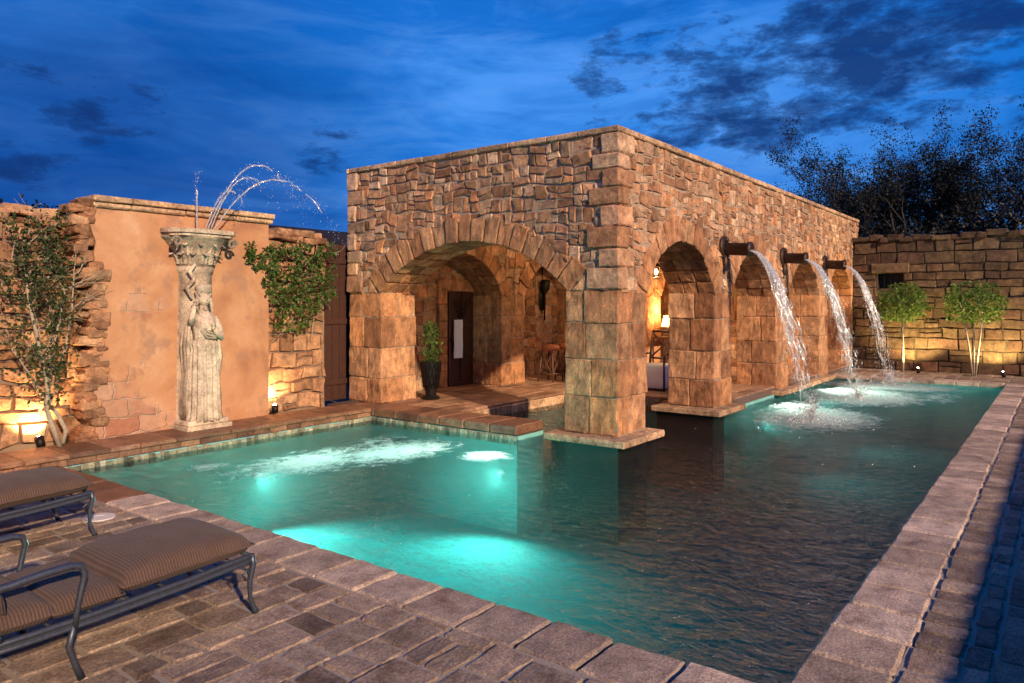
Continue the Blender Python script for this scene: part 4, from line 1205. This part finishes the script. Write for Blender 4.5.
# vine on the right
vn = empty('wall_vine', (7.9, 10.2, 1.6), 'dense leafy vine hanging over the short stone wall right of the ochre panel', 'vine')
m_ = MB(); mt = MB(); rr = random.Random(8)
for k in range(4200):
    px, py = rr.uniform(246, 336), rr.uniform(240, 342)
    nx = mn.noise(Vector((px * .045, py * .045, 3))) * 9
    # outline: top wide, narrower to the bottom right
    if py > 330 - max(0, px - 300) * .9 + nx or py < 244 + nx * .5: continue
    if px < 276 and (py > 296 - (270 - px) * 1.6 + nx or (px < 262 and abs(py - 262) > 18 + nx)): continue
    if mn.noise(Vector((px * .09, py * .09, 9))) < -.22: continue
    p = wp(px, py, 10.28 - .26 * rr.random())
    if px < 275: p = wp(px, py, 10.0 + .05 * rr.random())
    leaf(m_, p, rr.uniform(.028, .055), rr, 1.5)
for k in range(14):
    a = wp(rr.uniform(278, 325), rr.uniform(250, 330), 10.3); branch(mt, a, (rr.gauss(0, .6), 0, rr.gauss(0, .6)), .35, .008, 1, rr, [], .3, (1, 1), 0, .5, .3, 4, .1)
mt.build('stems', M['bark'], vn, True); m_.build('leaves', M['leafV'], vn)

# clipped lollipop trees by the far wall
def standard(px, pyb, X, label, stems, seed, rx, rz, zc):
    rr = random.Random(seed); t = (px - 512) / FPX
    Y = (X * SU - t * CU * X) / (CU + t * SU)
    tr = empty('clipped_tree', (X, Y, 0), label, 'tree', 'small uplit trees at the far wall')
    m_ = MB()
    for k in range(stems):
        a = rr.uniform(0, 6.28); o = .0 if stems == 1 else .05
        tp = (X + math.cos(a) * .08, Y + (k - (stems - 1) / 2) * .22 + .02, zc - .2)
        tube(m_, [(X, Y + o * (k - 1) * .6, 0), (X + .02, Y + (k - (stems - 1) / 2) * .09, .6), tp], [.03, .024, .018], 8)
        for q in range(6): tube(m_, [tp, (tp[0] + rr.gauss(0, .25), tp[1] + rr.gauss(0, .3), tp[2] + rr.uniform(.1, .5))], [.014, .005], 5)
    m_.build('trunk', M['bark'], tr, True)
    m_ = MB()
    n = 0
    while n < 6000:
        v = Vector((rr.uniform(-1, 1), rr.uniform(-1, 1), rr.uniform(-1, 1))); L = v.length
        if L > 1.08 or L < .3: continue
        nz = mn.noise(v * 2.6 + Vector((seed, 0, 0))); nz2 = mn.noise(v * 6 + Vector((seed, 5, 0)))
        if L > .93 + nz * 1.0 or nz2 < -.14 or v.z < -.85 + .3 * nz: n += 1; continue
        n += 1
        leaf(m_, (X + v.x * rx * .8, Y + v.y * rx, zc + v.z * rz), rr.uniform(.035, .06), rr, 1.7)
    m_.build('crown', M['leafT'], tr)
standard(903, 370, 22.25, 'clipped round tree with a single pale stem under the dark window', 1, 4, .70, .58, 1.83)
standard(974, 374, 22.25, 'clipped round tree with several pale stems, nearer the right edge', 3, 9, .72, .60, 1.83)

# dark mesquite trees behind far wall
def mesquite(X, Y, Ht, W, label, seed, lean=0, n0=5, leaves=14):
    rr = random.Random(seed)
    tr = empty('mesquite_tree', (X, Y, 0), label, 'tree', 'dark trees beyond the far wall')
    m_ = MB(); tips = []
    for k in range(n0):
        a = 6.283 * k / n0 + rr.uniform(-.4, .4)
        d = Vector((math.cos(a) * W * .5, math.sin(a) * W * .5, Ht * .62)).normalized()
        branch(m_, (X, Y, 0.3), d, Ht * .46, .11, 4, rr, tips, .22, (2, 4), .07, .66, .55, 5)
    tube(m_, [(X, Y, -.1), (X, Y, .5)], [.25, .2], 8)
    m_.build('trunk', M['darkbark'], tr, True)
    m_ = MB()
    for p, d in tips:
        if p.z < 2.4 and X > 20: continue
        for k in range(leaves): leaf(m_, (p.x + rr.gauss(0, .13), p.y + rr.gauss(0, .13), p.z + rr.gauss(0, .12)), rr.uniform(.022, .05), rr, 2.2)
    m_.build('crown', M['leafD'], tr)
def at(px, X):
    t = (px - 512) / FPX; return (X * SU - t * CU * X) / (CU + t * SU)
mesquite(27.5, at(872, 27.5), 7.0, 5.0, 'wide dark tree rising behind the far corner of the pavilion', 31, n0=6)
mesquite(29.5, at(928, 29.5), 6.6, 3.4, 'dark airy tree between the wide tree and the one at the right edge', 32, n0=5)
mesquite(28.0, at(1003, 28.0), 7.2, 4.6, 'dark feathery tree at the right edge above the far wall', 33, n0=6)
def shrub(X, Y, rx, rz, zc, label, seed, n=5000, s=(.05, .1), nm='desert_shrub'):
    rr = random.Random(seed); o = empty(nm, (X, Y, 0), label, 'shrub', 'dark shrubs beyond the walls')
    m_ = MB()
    for k in range(9):
        a = rr.uniform(0, 6.28); tube(m_, [(X, Y, 0), (X + math.cos(a) * rx * .4, Y + math.sin(a) * rx * .4, zc * .7), (X + math.cos(a) * rx * .6, Y + math.sin(a) * rx * .6, zc + rz * .5)], [.05, .035, .01], 5)
    m_.build('stems', M['darkbark'], o); m_ = MB()
    for k in range(n):
        v = Vector((rr.gauss(0, 1), rr.gauss(0, 1), rr.gauss(0, 1))).normalized() * rr.uniform(.35, 1.0) ** .5
        nz = 1 + .35 * mn.noise(v * 2.2 + Vector((seed, 0, 0)))
        leaf(m_, (X + v.x * rx * nz, Y + v.y * rx * nz, zc + v.z * rz * nz), rr.uniform(*s), rr, 1.8)
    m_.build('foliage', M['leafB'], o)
shrub(26.5, at(905, 26.5), 2.0, 1.6, 2.7, 'low dark shrub mass behind the wall left of the lit window', 41)
shrub(26.2, at(962, 26.2), 2.1, 1.8, 3.0, 'taller dark shrub mass behind the middle of the far wall', 42)
shrub(26.0, at(1020, 26.0), 2.0, 1.9, 3.1, 'dark shrub mass behind the far wall at the right edge', 43)
shrub(25.0, at(868, 25.0), 1.2, 1.2, 2.6, 'small dark shrub just behind the corner of pavilion and far wall', 44, 3000)
shrub(4.6, 13.2, 1.0, .75, 2.75, 'dark bush showing over the left stone wall', 45, 3500, (.03, .06))

# ================================================================== FURNITURE IN THE PAVILION
def stool(x, y, label):
    s = empty('bar_stool', (x, y, .1), label, 'bar stool', 'rattan bar stools by the back wall')
    m_ = MB(); lathe(m_, [(.17, .80), (.2, .83), (.2, .87), (.17, .92), (.06, .935)], x, y, 18); m_.build('seat', M['terracotta'], s, True)
    for sx in (-1, 1):
        for sy in (-1, 1):
            m_ = MB(); tube(m_, [(x + sx * .14, y + sy * .14, .8), (x + sx * .2, y + sy * .2, .1)], [.018, .018], 8); m_.build('leg', M['rattan'], s, True)
    m_ = MB()
    for a, b in (((-1, -1), (1, -1)), ((1, -1), (1, 1)), ((-1, 1), (1, 1)), ((-1, -1), (-1, 1))):
        tube(m_, [(x + a[0] * .185, y + a[1] * .185, .28), (x + b[0] * .185, y + b[1] * .185, .28)], .012, 6)
        tube(m_, [(x + a[0] * .19, y + a[1] * .19, .22), (x + b[0] * .15, y + b[1] * .15, .74)], .01, 6)
        tube(m_, [(x + b[0] * .19, y + b[1] * .19, .22), (x + a[0] * .15, y + a[1] * .15, .74)], .01, 6)
    m_.build('braces', M['rattan'], s, True)
stool(13.85, 9.35, 'rattan bar stool with terracotta seat nearest the stone pillar')
stool(14.45, 9.3, 'rattan bar stool with terracotta seat in the middle of the three')
stool(15.05, 9.25, 'rattan bar stool with terracotta seat farthest from the stone pillar')
# armchair
ac = empty('armchair', (13.9, 6.75, .1), 'dark wooden cross-back armchair with white slipcover seen through the first side arch', 'armchair')
m_ = MB(); block(m_, 13.6, 14.2, 6.45, 7.05, .14, .62, .03, .006, 5); m_.build('slipcover', M['white'], ac, True)
m_ = MB()
for y in (6.45, 7.03): tube(m_, [(14.15, y, .1), (14.18, y, .7), (14.3, y, 1.28)], [.025, .025, .02], 8)
tube(m_, [(14.3, 6.45, 1.28), (14.3, 7.03, 1.28)], .025, 8); tube(m_, [(14.2, 6.45, .72), (14.2, 7.03, .72)], .02, 8)
tube(m_, [(14.3, 6.45, 1.25), (14.2, 7.03, .74)], .018, 8); tube(m_, [(14.3, 7.03, 1.25), (14.2, 6.45, .74)], .018, 8)
for y in (6.45, 7.03): tube(m_, [(14.2, y, .82), (13.7, y, .84), (13.62, y, .8), (13.62, y, .1)], .022, 8)
m_.build('wood_frame', M['wood'], ac, True)
# console with table lamp
ct = empty('console_table', (19.9, 9.3, .1), 'small dark console table carrying the glowing lamp', 'table')
m_ = MB(); block(m_, 19.4, 20.4, 9.1, 9.6, .85, .9, .01, .001, 4); m_.build('table_top', M['wood'], ct)
for x in (19.45, 20.35):
    for y in (9.15, 9.55): m_ = MB(); tube(m_, [(x, y, .1), (x, y, .85)], .025, 8); m_.build('leg', M['wood'], ct)
tl = empty('table_lamp', (19.9, 9.3, .9), 'table lamp with a glowing orange shade on the console deep in the pavilion', 'lamp')
m_ = MB(); lathe(m_, [(.1, .9), (.1, .92), (.03, .95), (.06, 1.05), (.02, 1.2)], 19.9, 9.3, 16); m_.build('lamp_base', M['bronze'], tl, True)
m_ = MB(); lathe(m_, [(.2, 1.18), (.12, 1.5)], 19.9, 9.3, 20); m_.build('lamp_shade', M['shade'], tl, True)
# hanging lantern
ln = empty('hanging_lantern', (18.3, 8.9, 2.6), 'small lit glass lantern hanging inside the first side arch', 'lantern')
m_ = MB(); tube(m_, [(18.3, 8.9, 2.98), (18.3, 8.9, 3.5)], .01, 6)
lathe(m_, [(.02, 2.98), (.12, 2.88), (.13, 2.86)], 18.3, 8.9, 6)
for k in range(6): a = k * math.pi / 3; tube(m_, [(18.3 + .1 * math.cos(a), 8.9 + .1 * math.sin(a), 2.6), (18.3 + .12 * math.cos(a), 8.9 + .12 * math.sin(a), 2.87)], .008, 5)
lathe(m_, [(.11, 2.58), (.11, 2.605)], 18.3, 8.9, 6); m_.build('lantern_frame', M['blackiron'], ln)
m_ = MB(); ball(m_, (18.3, 8.9, 2.72), .05, 10, 1, 1, 1.6); m_.build('flame', M['flame'], ln, True)
# wall torch
wt = empty('wall_torch', (15.1, YE - .1, 2.2), 'black iron torch holder hanging on the back wall above the bar stools', 'sconce')
m_ = MB(); tube(m_, [(15.1, YE - .12, 1.45), (15.1, YE - .12, 2.1), (15.1, YE - .14, 2.2), (15.1, YE - .14, 2.42), (15.1, YE - .14, 2.46)], [.02, .035, .1, .13, .06], 10); m_.build('torch_cup', M['blackiron'], wt, True)
m_ = MB(); tube(m_, [(15.1, YE - .05, 2.9), (15.1, YE - .05, 1.6)], .015, 6); box(m_, 15.0, 15.2, YE - .06, YE - .045, 1.7, 2.3); m_.build('bracket', M['blackiron'], wt, True)
# towel
m_ = MB(); vs = []; fs = []
for i in range(9):
    for j in range(13): vs.append((11.72 + .26 * i / 8, YE - .12 - .012 * math.sin(i * 1.7) - .004 * math.sin(j), 1.52 - .82 * j / 12))
for i in range(8):
    for j in range(12): a = i * 13 + j; fs.append((a, a + 1, a + 14, a + 13))
m_.add(vs, fs); m_.add([(x, y + .012, z) for x, y, z in vs], [tuple(reversed(q)) for q in fs])
o = m_.build('towel', M['white'], None, True); tag(o, 'white towel hanging on the dark timber door under the pavilion', 'towel')
# potted plant in lattice pot
pp = empty('potted_plant', (9.95, 9.45, .1), 'leafy plant in a tall dark lattice pot just inside the big arch', 'potted plant')
m_ = MB()
lathe(m_, [(.16, .1), (.17, .13), (.1, .18), (.13, .4), (.19, .75), (.2, .8), (.17, .8), (.16, .72)], 9.98, 9.42, 20)
for k in range(14):
    a = k * 6.283 / 14
    for s in (-1, 1): tube(m_, [(9.98 + math.cos(a + s * t * .12) * (.135 + .065 * t / 6), 9.42 + math.sin(a + s * t * .12) * (.135 + .065 * t / 6), .3 + t * .08) for t in range(7)], .008, 4)
m_.build('pot', M['blackiron'], pp); m_ = MB(); rr = random.Random(3)
for k in range(420):
    t = rr.random(); a = rr.uniform(0, 6.28); r = .05 + .16 * math.sin(math.pi * min(1, t * .9 + .1)) * rr.random()
    leaf(m_, (9.98 + math.cos(a) * r, 9.42 + math.sin(a) * r, .78 + t * .75), rr.uniform(.02, .035), rr, 3.2)
for k in range(8): a = k * .8; tube(m_, [(9.98, 9.42, .75), (9.98 + .1 * math.cos(a), 9.42 + .1 * math.sin(a), 1.45)], [.008, .004], 5)
m_.build('foliage', M['leafV'], pp)

# ================================================================== LAMPS
def uplight(px, py, y, label, energy, aim, colr=(1, .62, .28), X=None, size=R(110), z=.14, spread=.6):
    if X is None:
        t = (px - 512) / FPX; X = (CU * y + t * SU * y) / (SU - CU * t)
    o = empty('uplight', (X, y, z - .04), label, 'garden light', 'small ground spotlights along the walls')
    d = (Vector(aim) - Vector((X, y, z + .04))).normalized(); c = Vector((X, y, z + .04))
    m_ = MB(); tube(m_, [c - d * .07, c + d * .05, c + d * .052, c + d * .02], [.045, .055, .045, .043], 14, caps=True)
    tube(m_, [(X, y, z - .05), tuple(c - d * .05)], .012, 6); m_.build('lamp_housing', M['blackiron'], o, True)
    m_ = MB(); ball(m_, tuple(c + d * .045), .034, 10); m_.build('bulb', M['lamp'], o, True)
    L = bpy.data.lights.new('uplight_beam', 'SPOT'); L.energy = energy; L.color = colr; L.spot_size = size; L.spot_blend = spread; L.shadow_soft_size = .04
    lo = bpy.data.objects.new('uplight_beam', L); col.objects.link(lo); lo.location = c + d * .1
    lo.rotation_euler = d.to_track_quat('-Z', 'Y').to_euler(); 
    return o
uplight(40, 436, 10.12, 'glaring ground spotlight at the foot of the espaliered tree', 95, (3.72, 10.5, .7), size=R(120))
uplight(274, 400, 10.2, 'ground spotlight at the foot of the short stone wall beside the ochre panel', 55, (7.28, 10.45, 1.0), size=R(140), X=7.16)
uplight(0, 0, at(905, 22.35) - .35, 'ground spotlight under the single-stemmed clipped tree', 210, (22.9, at(905, 22.35), 2.0), X=22.1, colr=(1, .74, .30), z=.05, size=R(130))
uplight(0, 0, at(990, 22.35) - .3, 'ground spotlight under the clipped tree nearer the right edge', 210, (22.9, at(985, 22.35), 2.0), X=22.1, colr=(1, .74, .30), z=.05, size=R(130))
def poollight(x, y, z, d, label, energy, size=R(150), lens=.095):
    o = empty('pool_light', (x, y, z), label, 'pool light', 'underwater lights in the pool walls')
    d = Vector(d).normalized(); c = Vector((x, y, z))
    m_ = MB(); tube(m_, [c - d * .03, c + d * .02, c + d * .02], [lens + .035, lens + .035, lens + .005], 20); m_.build('lamp_rim', M['lid'], o, True)
    m_ = MB(); tube(m_, [c + d * .021, c + d * .028], [lens, lens - .015], 20); m_.build('lens', M['lampcool'], o, True)
    L = bpy.data.lights.new('pool_beam', 'SPOT'); L.energy = energy; L.color = (.92, 1, .80); L.spot_size = size; L.spot_blend = 1.0; L.shadow_soft_size = .1
    lo = bpy.data.objects.new('pool_beam', L); col.objects.link(lo); lo.location = c + d * .08; lo.rotation_euler = d.to_track_quat('-Z', 'Y').to_euler()
poollight(8.47, 6.6, -.6, (-1, -.3, -.2), 'bright underwater light in the pool wall below the pavilion coping', 700, lens=.03)
poollight(6.3, 9.36, -.62, (-.1, -1, -.45), 'underwater light in the pool wall below the statue', 950, lens=.05)
poollight(3.68, 4.9, -.45, (1, .3, -.62), 'underwater light in the near pool wall below the foreground pavers', 950, size=R(125))
poollight(14.5, 4.86, -.6, (0, -1, .4), 'underwater light between the piers beside the nearest stream', 420, lens=.04)
poollight(17.9, 4.68, -.6, (0, -1, .4), 'underwater light below the ledge between the middle and farthest streams', 520, lens=.04)
def pt(x, y, z, e, c, r=.06):
    L = bpy.data.lights.new('warm_bulb', 'POINT'); L.energy = e; L.color = c; L.shadow_soft_size = r
    lo = bpy.data.objects.new('warm_bulb', L); col.objects.link(lo); lo.location = (x, y, z)
pt(10.9, 7.2, 3.38, 60, (1, .6, .3)); pt(14.6, 7.6, 3.38, 70, (1, .6, .3)); pt(18.3, 8.9, 2.5, 130, (1, .55, .25)); pt(19.9, 9.3, 1.62, 70, (1, .5, .2))  # first two light the added, unseen ceiling lamps

# ================================================================== SUN, SKY
SUN_EL, SUN_AZ = 23.0, 67.0          # light travels toward (cos az, sin az)
S = bpy.data.lights.new('sun', 'SUN'); S.energy = 3.3; S.angle = R(1.5); S.color = (1, .73, .50)
so = bpy.data.objects.new('sun', S); col.objects.link(so)
dv = Vector((math.cos(R(SUN_AZ)) * math.cos(R(SUN_EL)), math.sin(R(SUN_AZ)) * math.cos(R(SUN_EL)), -math.sin(R(SUN_EL))))
so.rotation_euler = dv.to_track_quat('-Z', 'Y').to_euler(); so.location = (-10, -15, 12)

wd = bpy.data.worlds.new('World'); sc.world = wd; wd.use_nodes = True; nt = wd.node_tree; nt.nodes.clear()
out = N(nt, 'ShaderNodeOutputWorld'); bg = N(nt, 'ShaderNodeBackground'); nt.links.new(bg.outputs[0], out.inputs[0]); bg.inputs[1].default_value = .1
sky = N(nt, 'ShaderNodeTexSky', sky_type='NISHITA'); sky.sun_disc = False; sky.sun_elevation = R(SUN_EL); sky.sun_rotation = math.atan2(-dv.x, -dv.y)
tc = N(nt, 'ShaderNodeTexCoord'); vec = tc.outputs['Generated']
sx = N(nt, 'ShaderNodeSeparateXYZ'); nt.links.new(vec, sx.inputs[0]); el = sx.outputs[2]
base = ramp(nt, el, [(0.0, (.002, .042, .22)), (.10, (.002, .090, .40)), (.22, (.006, .155, .60)), (.36, (.001, .125, .54)), (.6, (.001, .08, .42))])
base = mix(nt, 1.0, base, (6.0, 6.2, 6.1), 'MULTIPLY')
base = mix(nt, .05, base, mix(nt, 1.0, sky.outputs[0], (.05, .35, .9), 'MULTIPLY'))
def lobe(px, py, w):      # how near one direction of the sky
    d = pdir(px, py); vm = N(nt, 'ShaderNodeVectorMath', operation='DOT_PRODUCT'); nt.links.new(vec, vm.inputs[0]); vm.inputs[1].default_value = d
    k = N(nt, 'ShaderNodeMapRange', interpolation_type='SMOOTHSTEP'); nt.links.new(vm.outputs['Value'], k.inputs[0]); k.inputs[1].default_value = math.cos(w); k.inputs[2].default_value = 1
    return k.outputs[0]
mp = N(nt, 'ShaderNodeMapping'); nt.links.new(vec, mp.inputs[0]); mp.inputs['Scale'].default_value = (1, 1, 4.2); mp.inputs['Location'].default_value = (.3, .1, 0); mp.inputs['Rotation'].default_value = (R(7), R(-5), 0)
c1 = noise(nt, 2.6, 8, .62, mp.outputs[0], .6); c2 = noise(nt, 9, 8, .62, mp.outputs[0], .25); c3 = noise(nt, 1.4, 5, .55, mp.outputs[0], .6); c4 = noise(nt, 24, 7, .65, mp.outputs[0], .15); c5 = noise(nt, 5.5, 8, .6, mp.outputs[0], .9)
bright = mathn(nt, 'MAXIMUM', lobe(540, 110, .5), lobe(790, 190, .3)); bright = mathn(nt, 'MAXIMUM', bright, mathn(nt, 'MULTIPLY', lobe(200, 130, .35), .7))
base = mix(nt, mathn(nt, 'MULTIPLY', bright, ramp(nt, c1.outputs[0], [(.38, .12), (.58, .9)])), base, (.42, 1.75, 5.0))
# thin pale streaks and darker veils
base = mix(nt, mathn(nt, 'MULTIPLY', ramp(nt, c5.outputs[0], [(.50, 0.0), (.66, .5)]), ramp(nt, el, [(.0, .1), (.12, 1.0), (.42, .25)])), base, (.75, 2.0, 4.9))
base = mix(nt, ramp(nt, c5.outputs[0], [(.34, .4), (.47, 0.0)]), base, mix(nt, 1.0, base, (.35, .62, .72), 'MULTIPLY'))
low = mathn(nt, 'MULTIPLY', lobe(120, 215, .45), ramp(nt, c3.outputs[0], [(.35, .35), (.6, 1.0)]))
base = mix(nt, mathn(nt, 'MULTIPLY', low, .8), base, (.01, .24, 1.45))
dk = None
for (lx, ly, lw, ls) in ((900, 15, .21, 1.0), (1020, 15, .21, 1.0), (800, 75, .14, .85), (740, 95, .13, .85), (630, 80, .12, .85), (690, 62, .11, .85), (665, 128, .10, .85), (115, 122, .10, .72), (20, 130, .12, .66), (340, 155, .08, .6)):
    l = mathn(nt, 'MULTIPLY', lobe(lx, ly, lw), ls); dk = l if dk is None else mathn(nt, 'MAXIMUM', dk, l)
wv = N(nt, 'ShaderNodeMapping'); nt.links.new(vec, wv.inputs[0]); wv.inputs['Scale'].default_value = (1, 1, 2.6); wv.inputs['Location'].default_value = (.7, .2, .1)
c6 = noise(nt, 5.0, 3, .5, wv.outputs[0], .2); c7 = noise(nt, 16, 9, .68, wv.outputs[0], .15)
q = mathn(nt, 'ADD', mathn(nt, 'MULTIPLY', mathn(nt, 'SUBTRACT', c6.outputs[0], .5), 1.5), mathn(nt, 'MULTIPLY', mathn(nt, 'SUBTRACT', c7.outputs[0], .5), 2.1))
q = mathn(nt, 'ADD', q, mathn(nt, 'MULTIPLY', dk, .85))
q = mathn(nt, 'ADD', q, -.20)
cm = ramp(nt, q, [(.38, 0.0), (.60, .62), (.85, .92)])
base = mix(nt, cm, base, (.035, .20, .95))
nt.links.new(base, bg.inputs[0])

# ================================================================== CAMERA
cam = bpy.data.cameras.new('camera'); co = bpy.data.objects.new('camera', cam); col.objects.link(co)
co.location = (0, 0, H); co.rotation_euler = (R(90), 0, math.atan2(SU, CU) - math.pi / 2)
cam.sensor_width = 36; cam.lens = FPX / 1024 * 36; cam.shift_y = -(341.5 - HOR) / 1024; cam.clip_end = 600; cam.clip_start = .05
sc.camera = co
sc.render.engine = 'CYCLES'
sc.view_settings.view_transform = 'Standard'; sc.view_settings.look = 'None'; sc.view_settings.exposure = .9; sc.view_settings.gamma = 1
sc.cycles.use_denoising = True
try: sc.cycles.denoiser = 'OPENIMAGEDENOISE'
except Exception: pass
sc.cycles.max_bounces = 8; sc.cycles.transparent_max_bounces = 16; sc.cycles.caustics_reflective = False; sc.cycles.caustics_refractive = False
sc.cycles.sample_clamp_indirect = 5
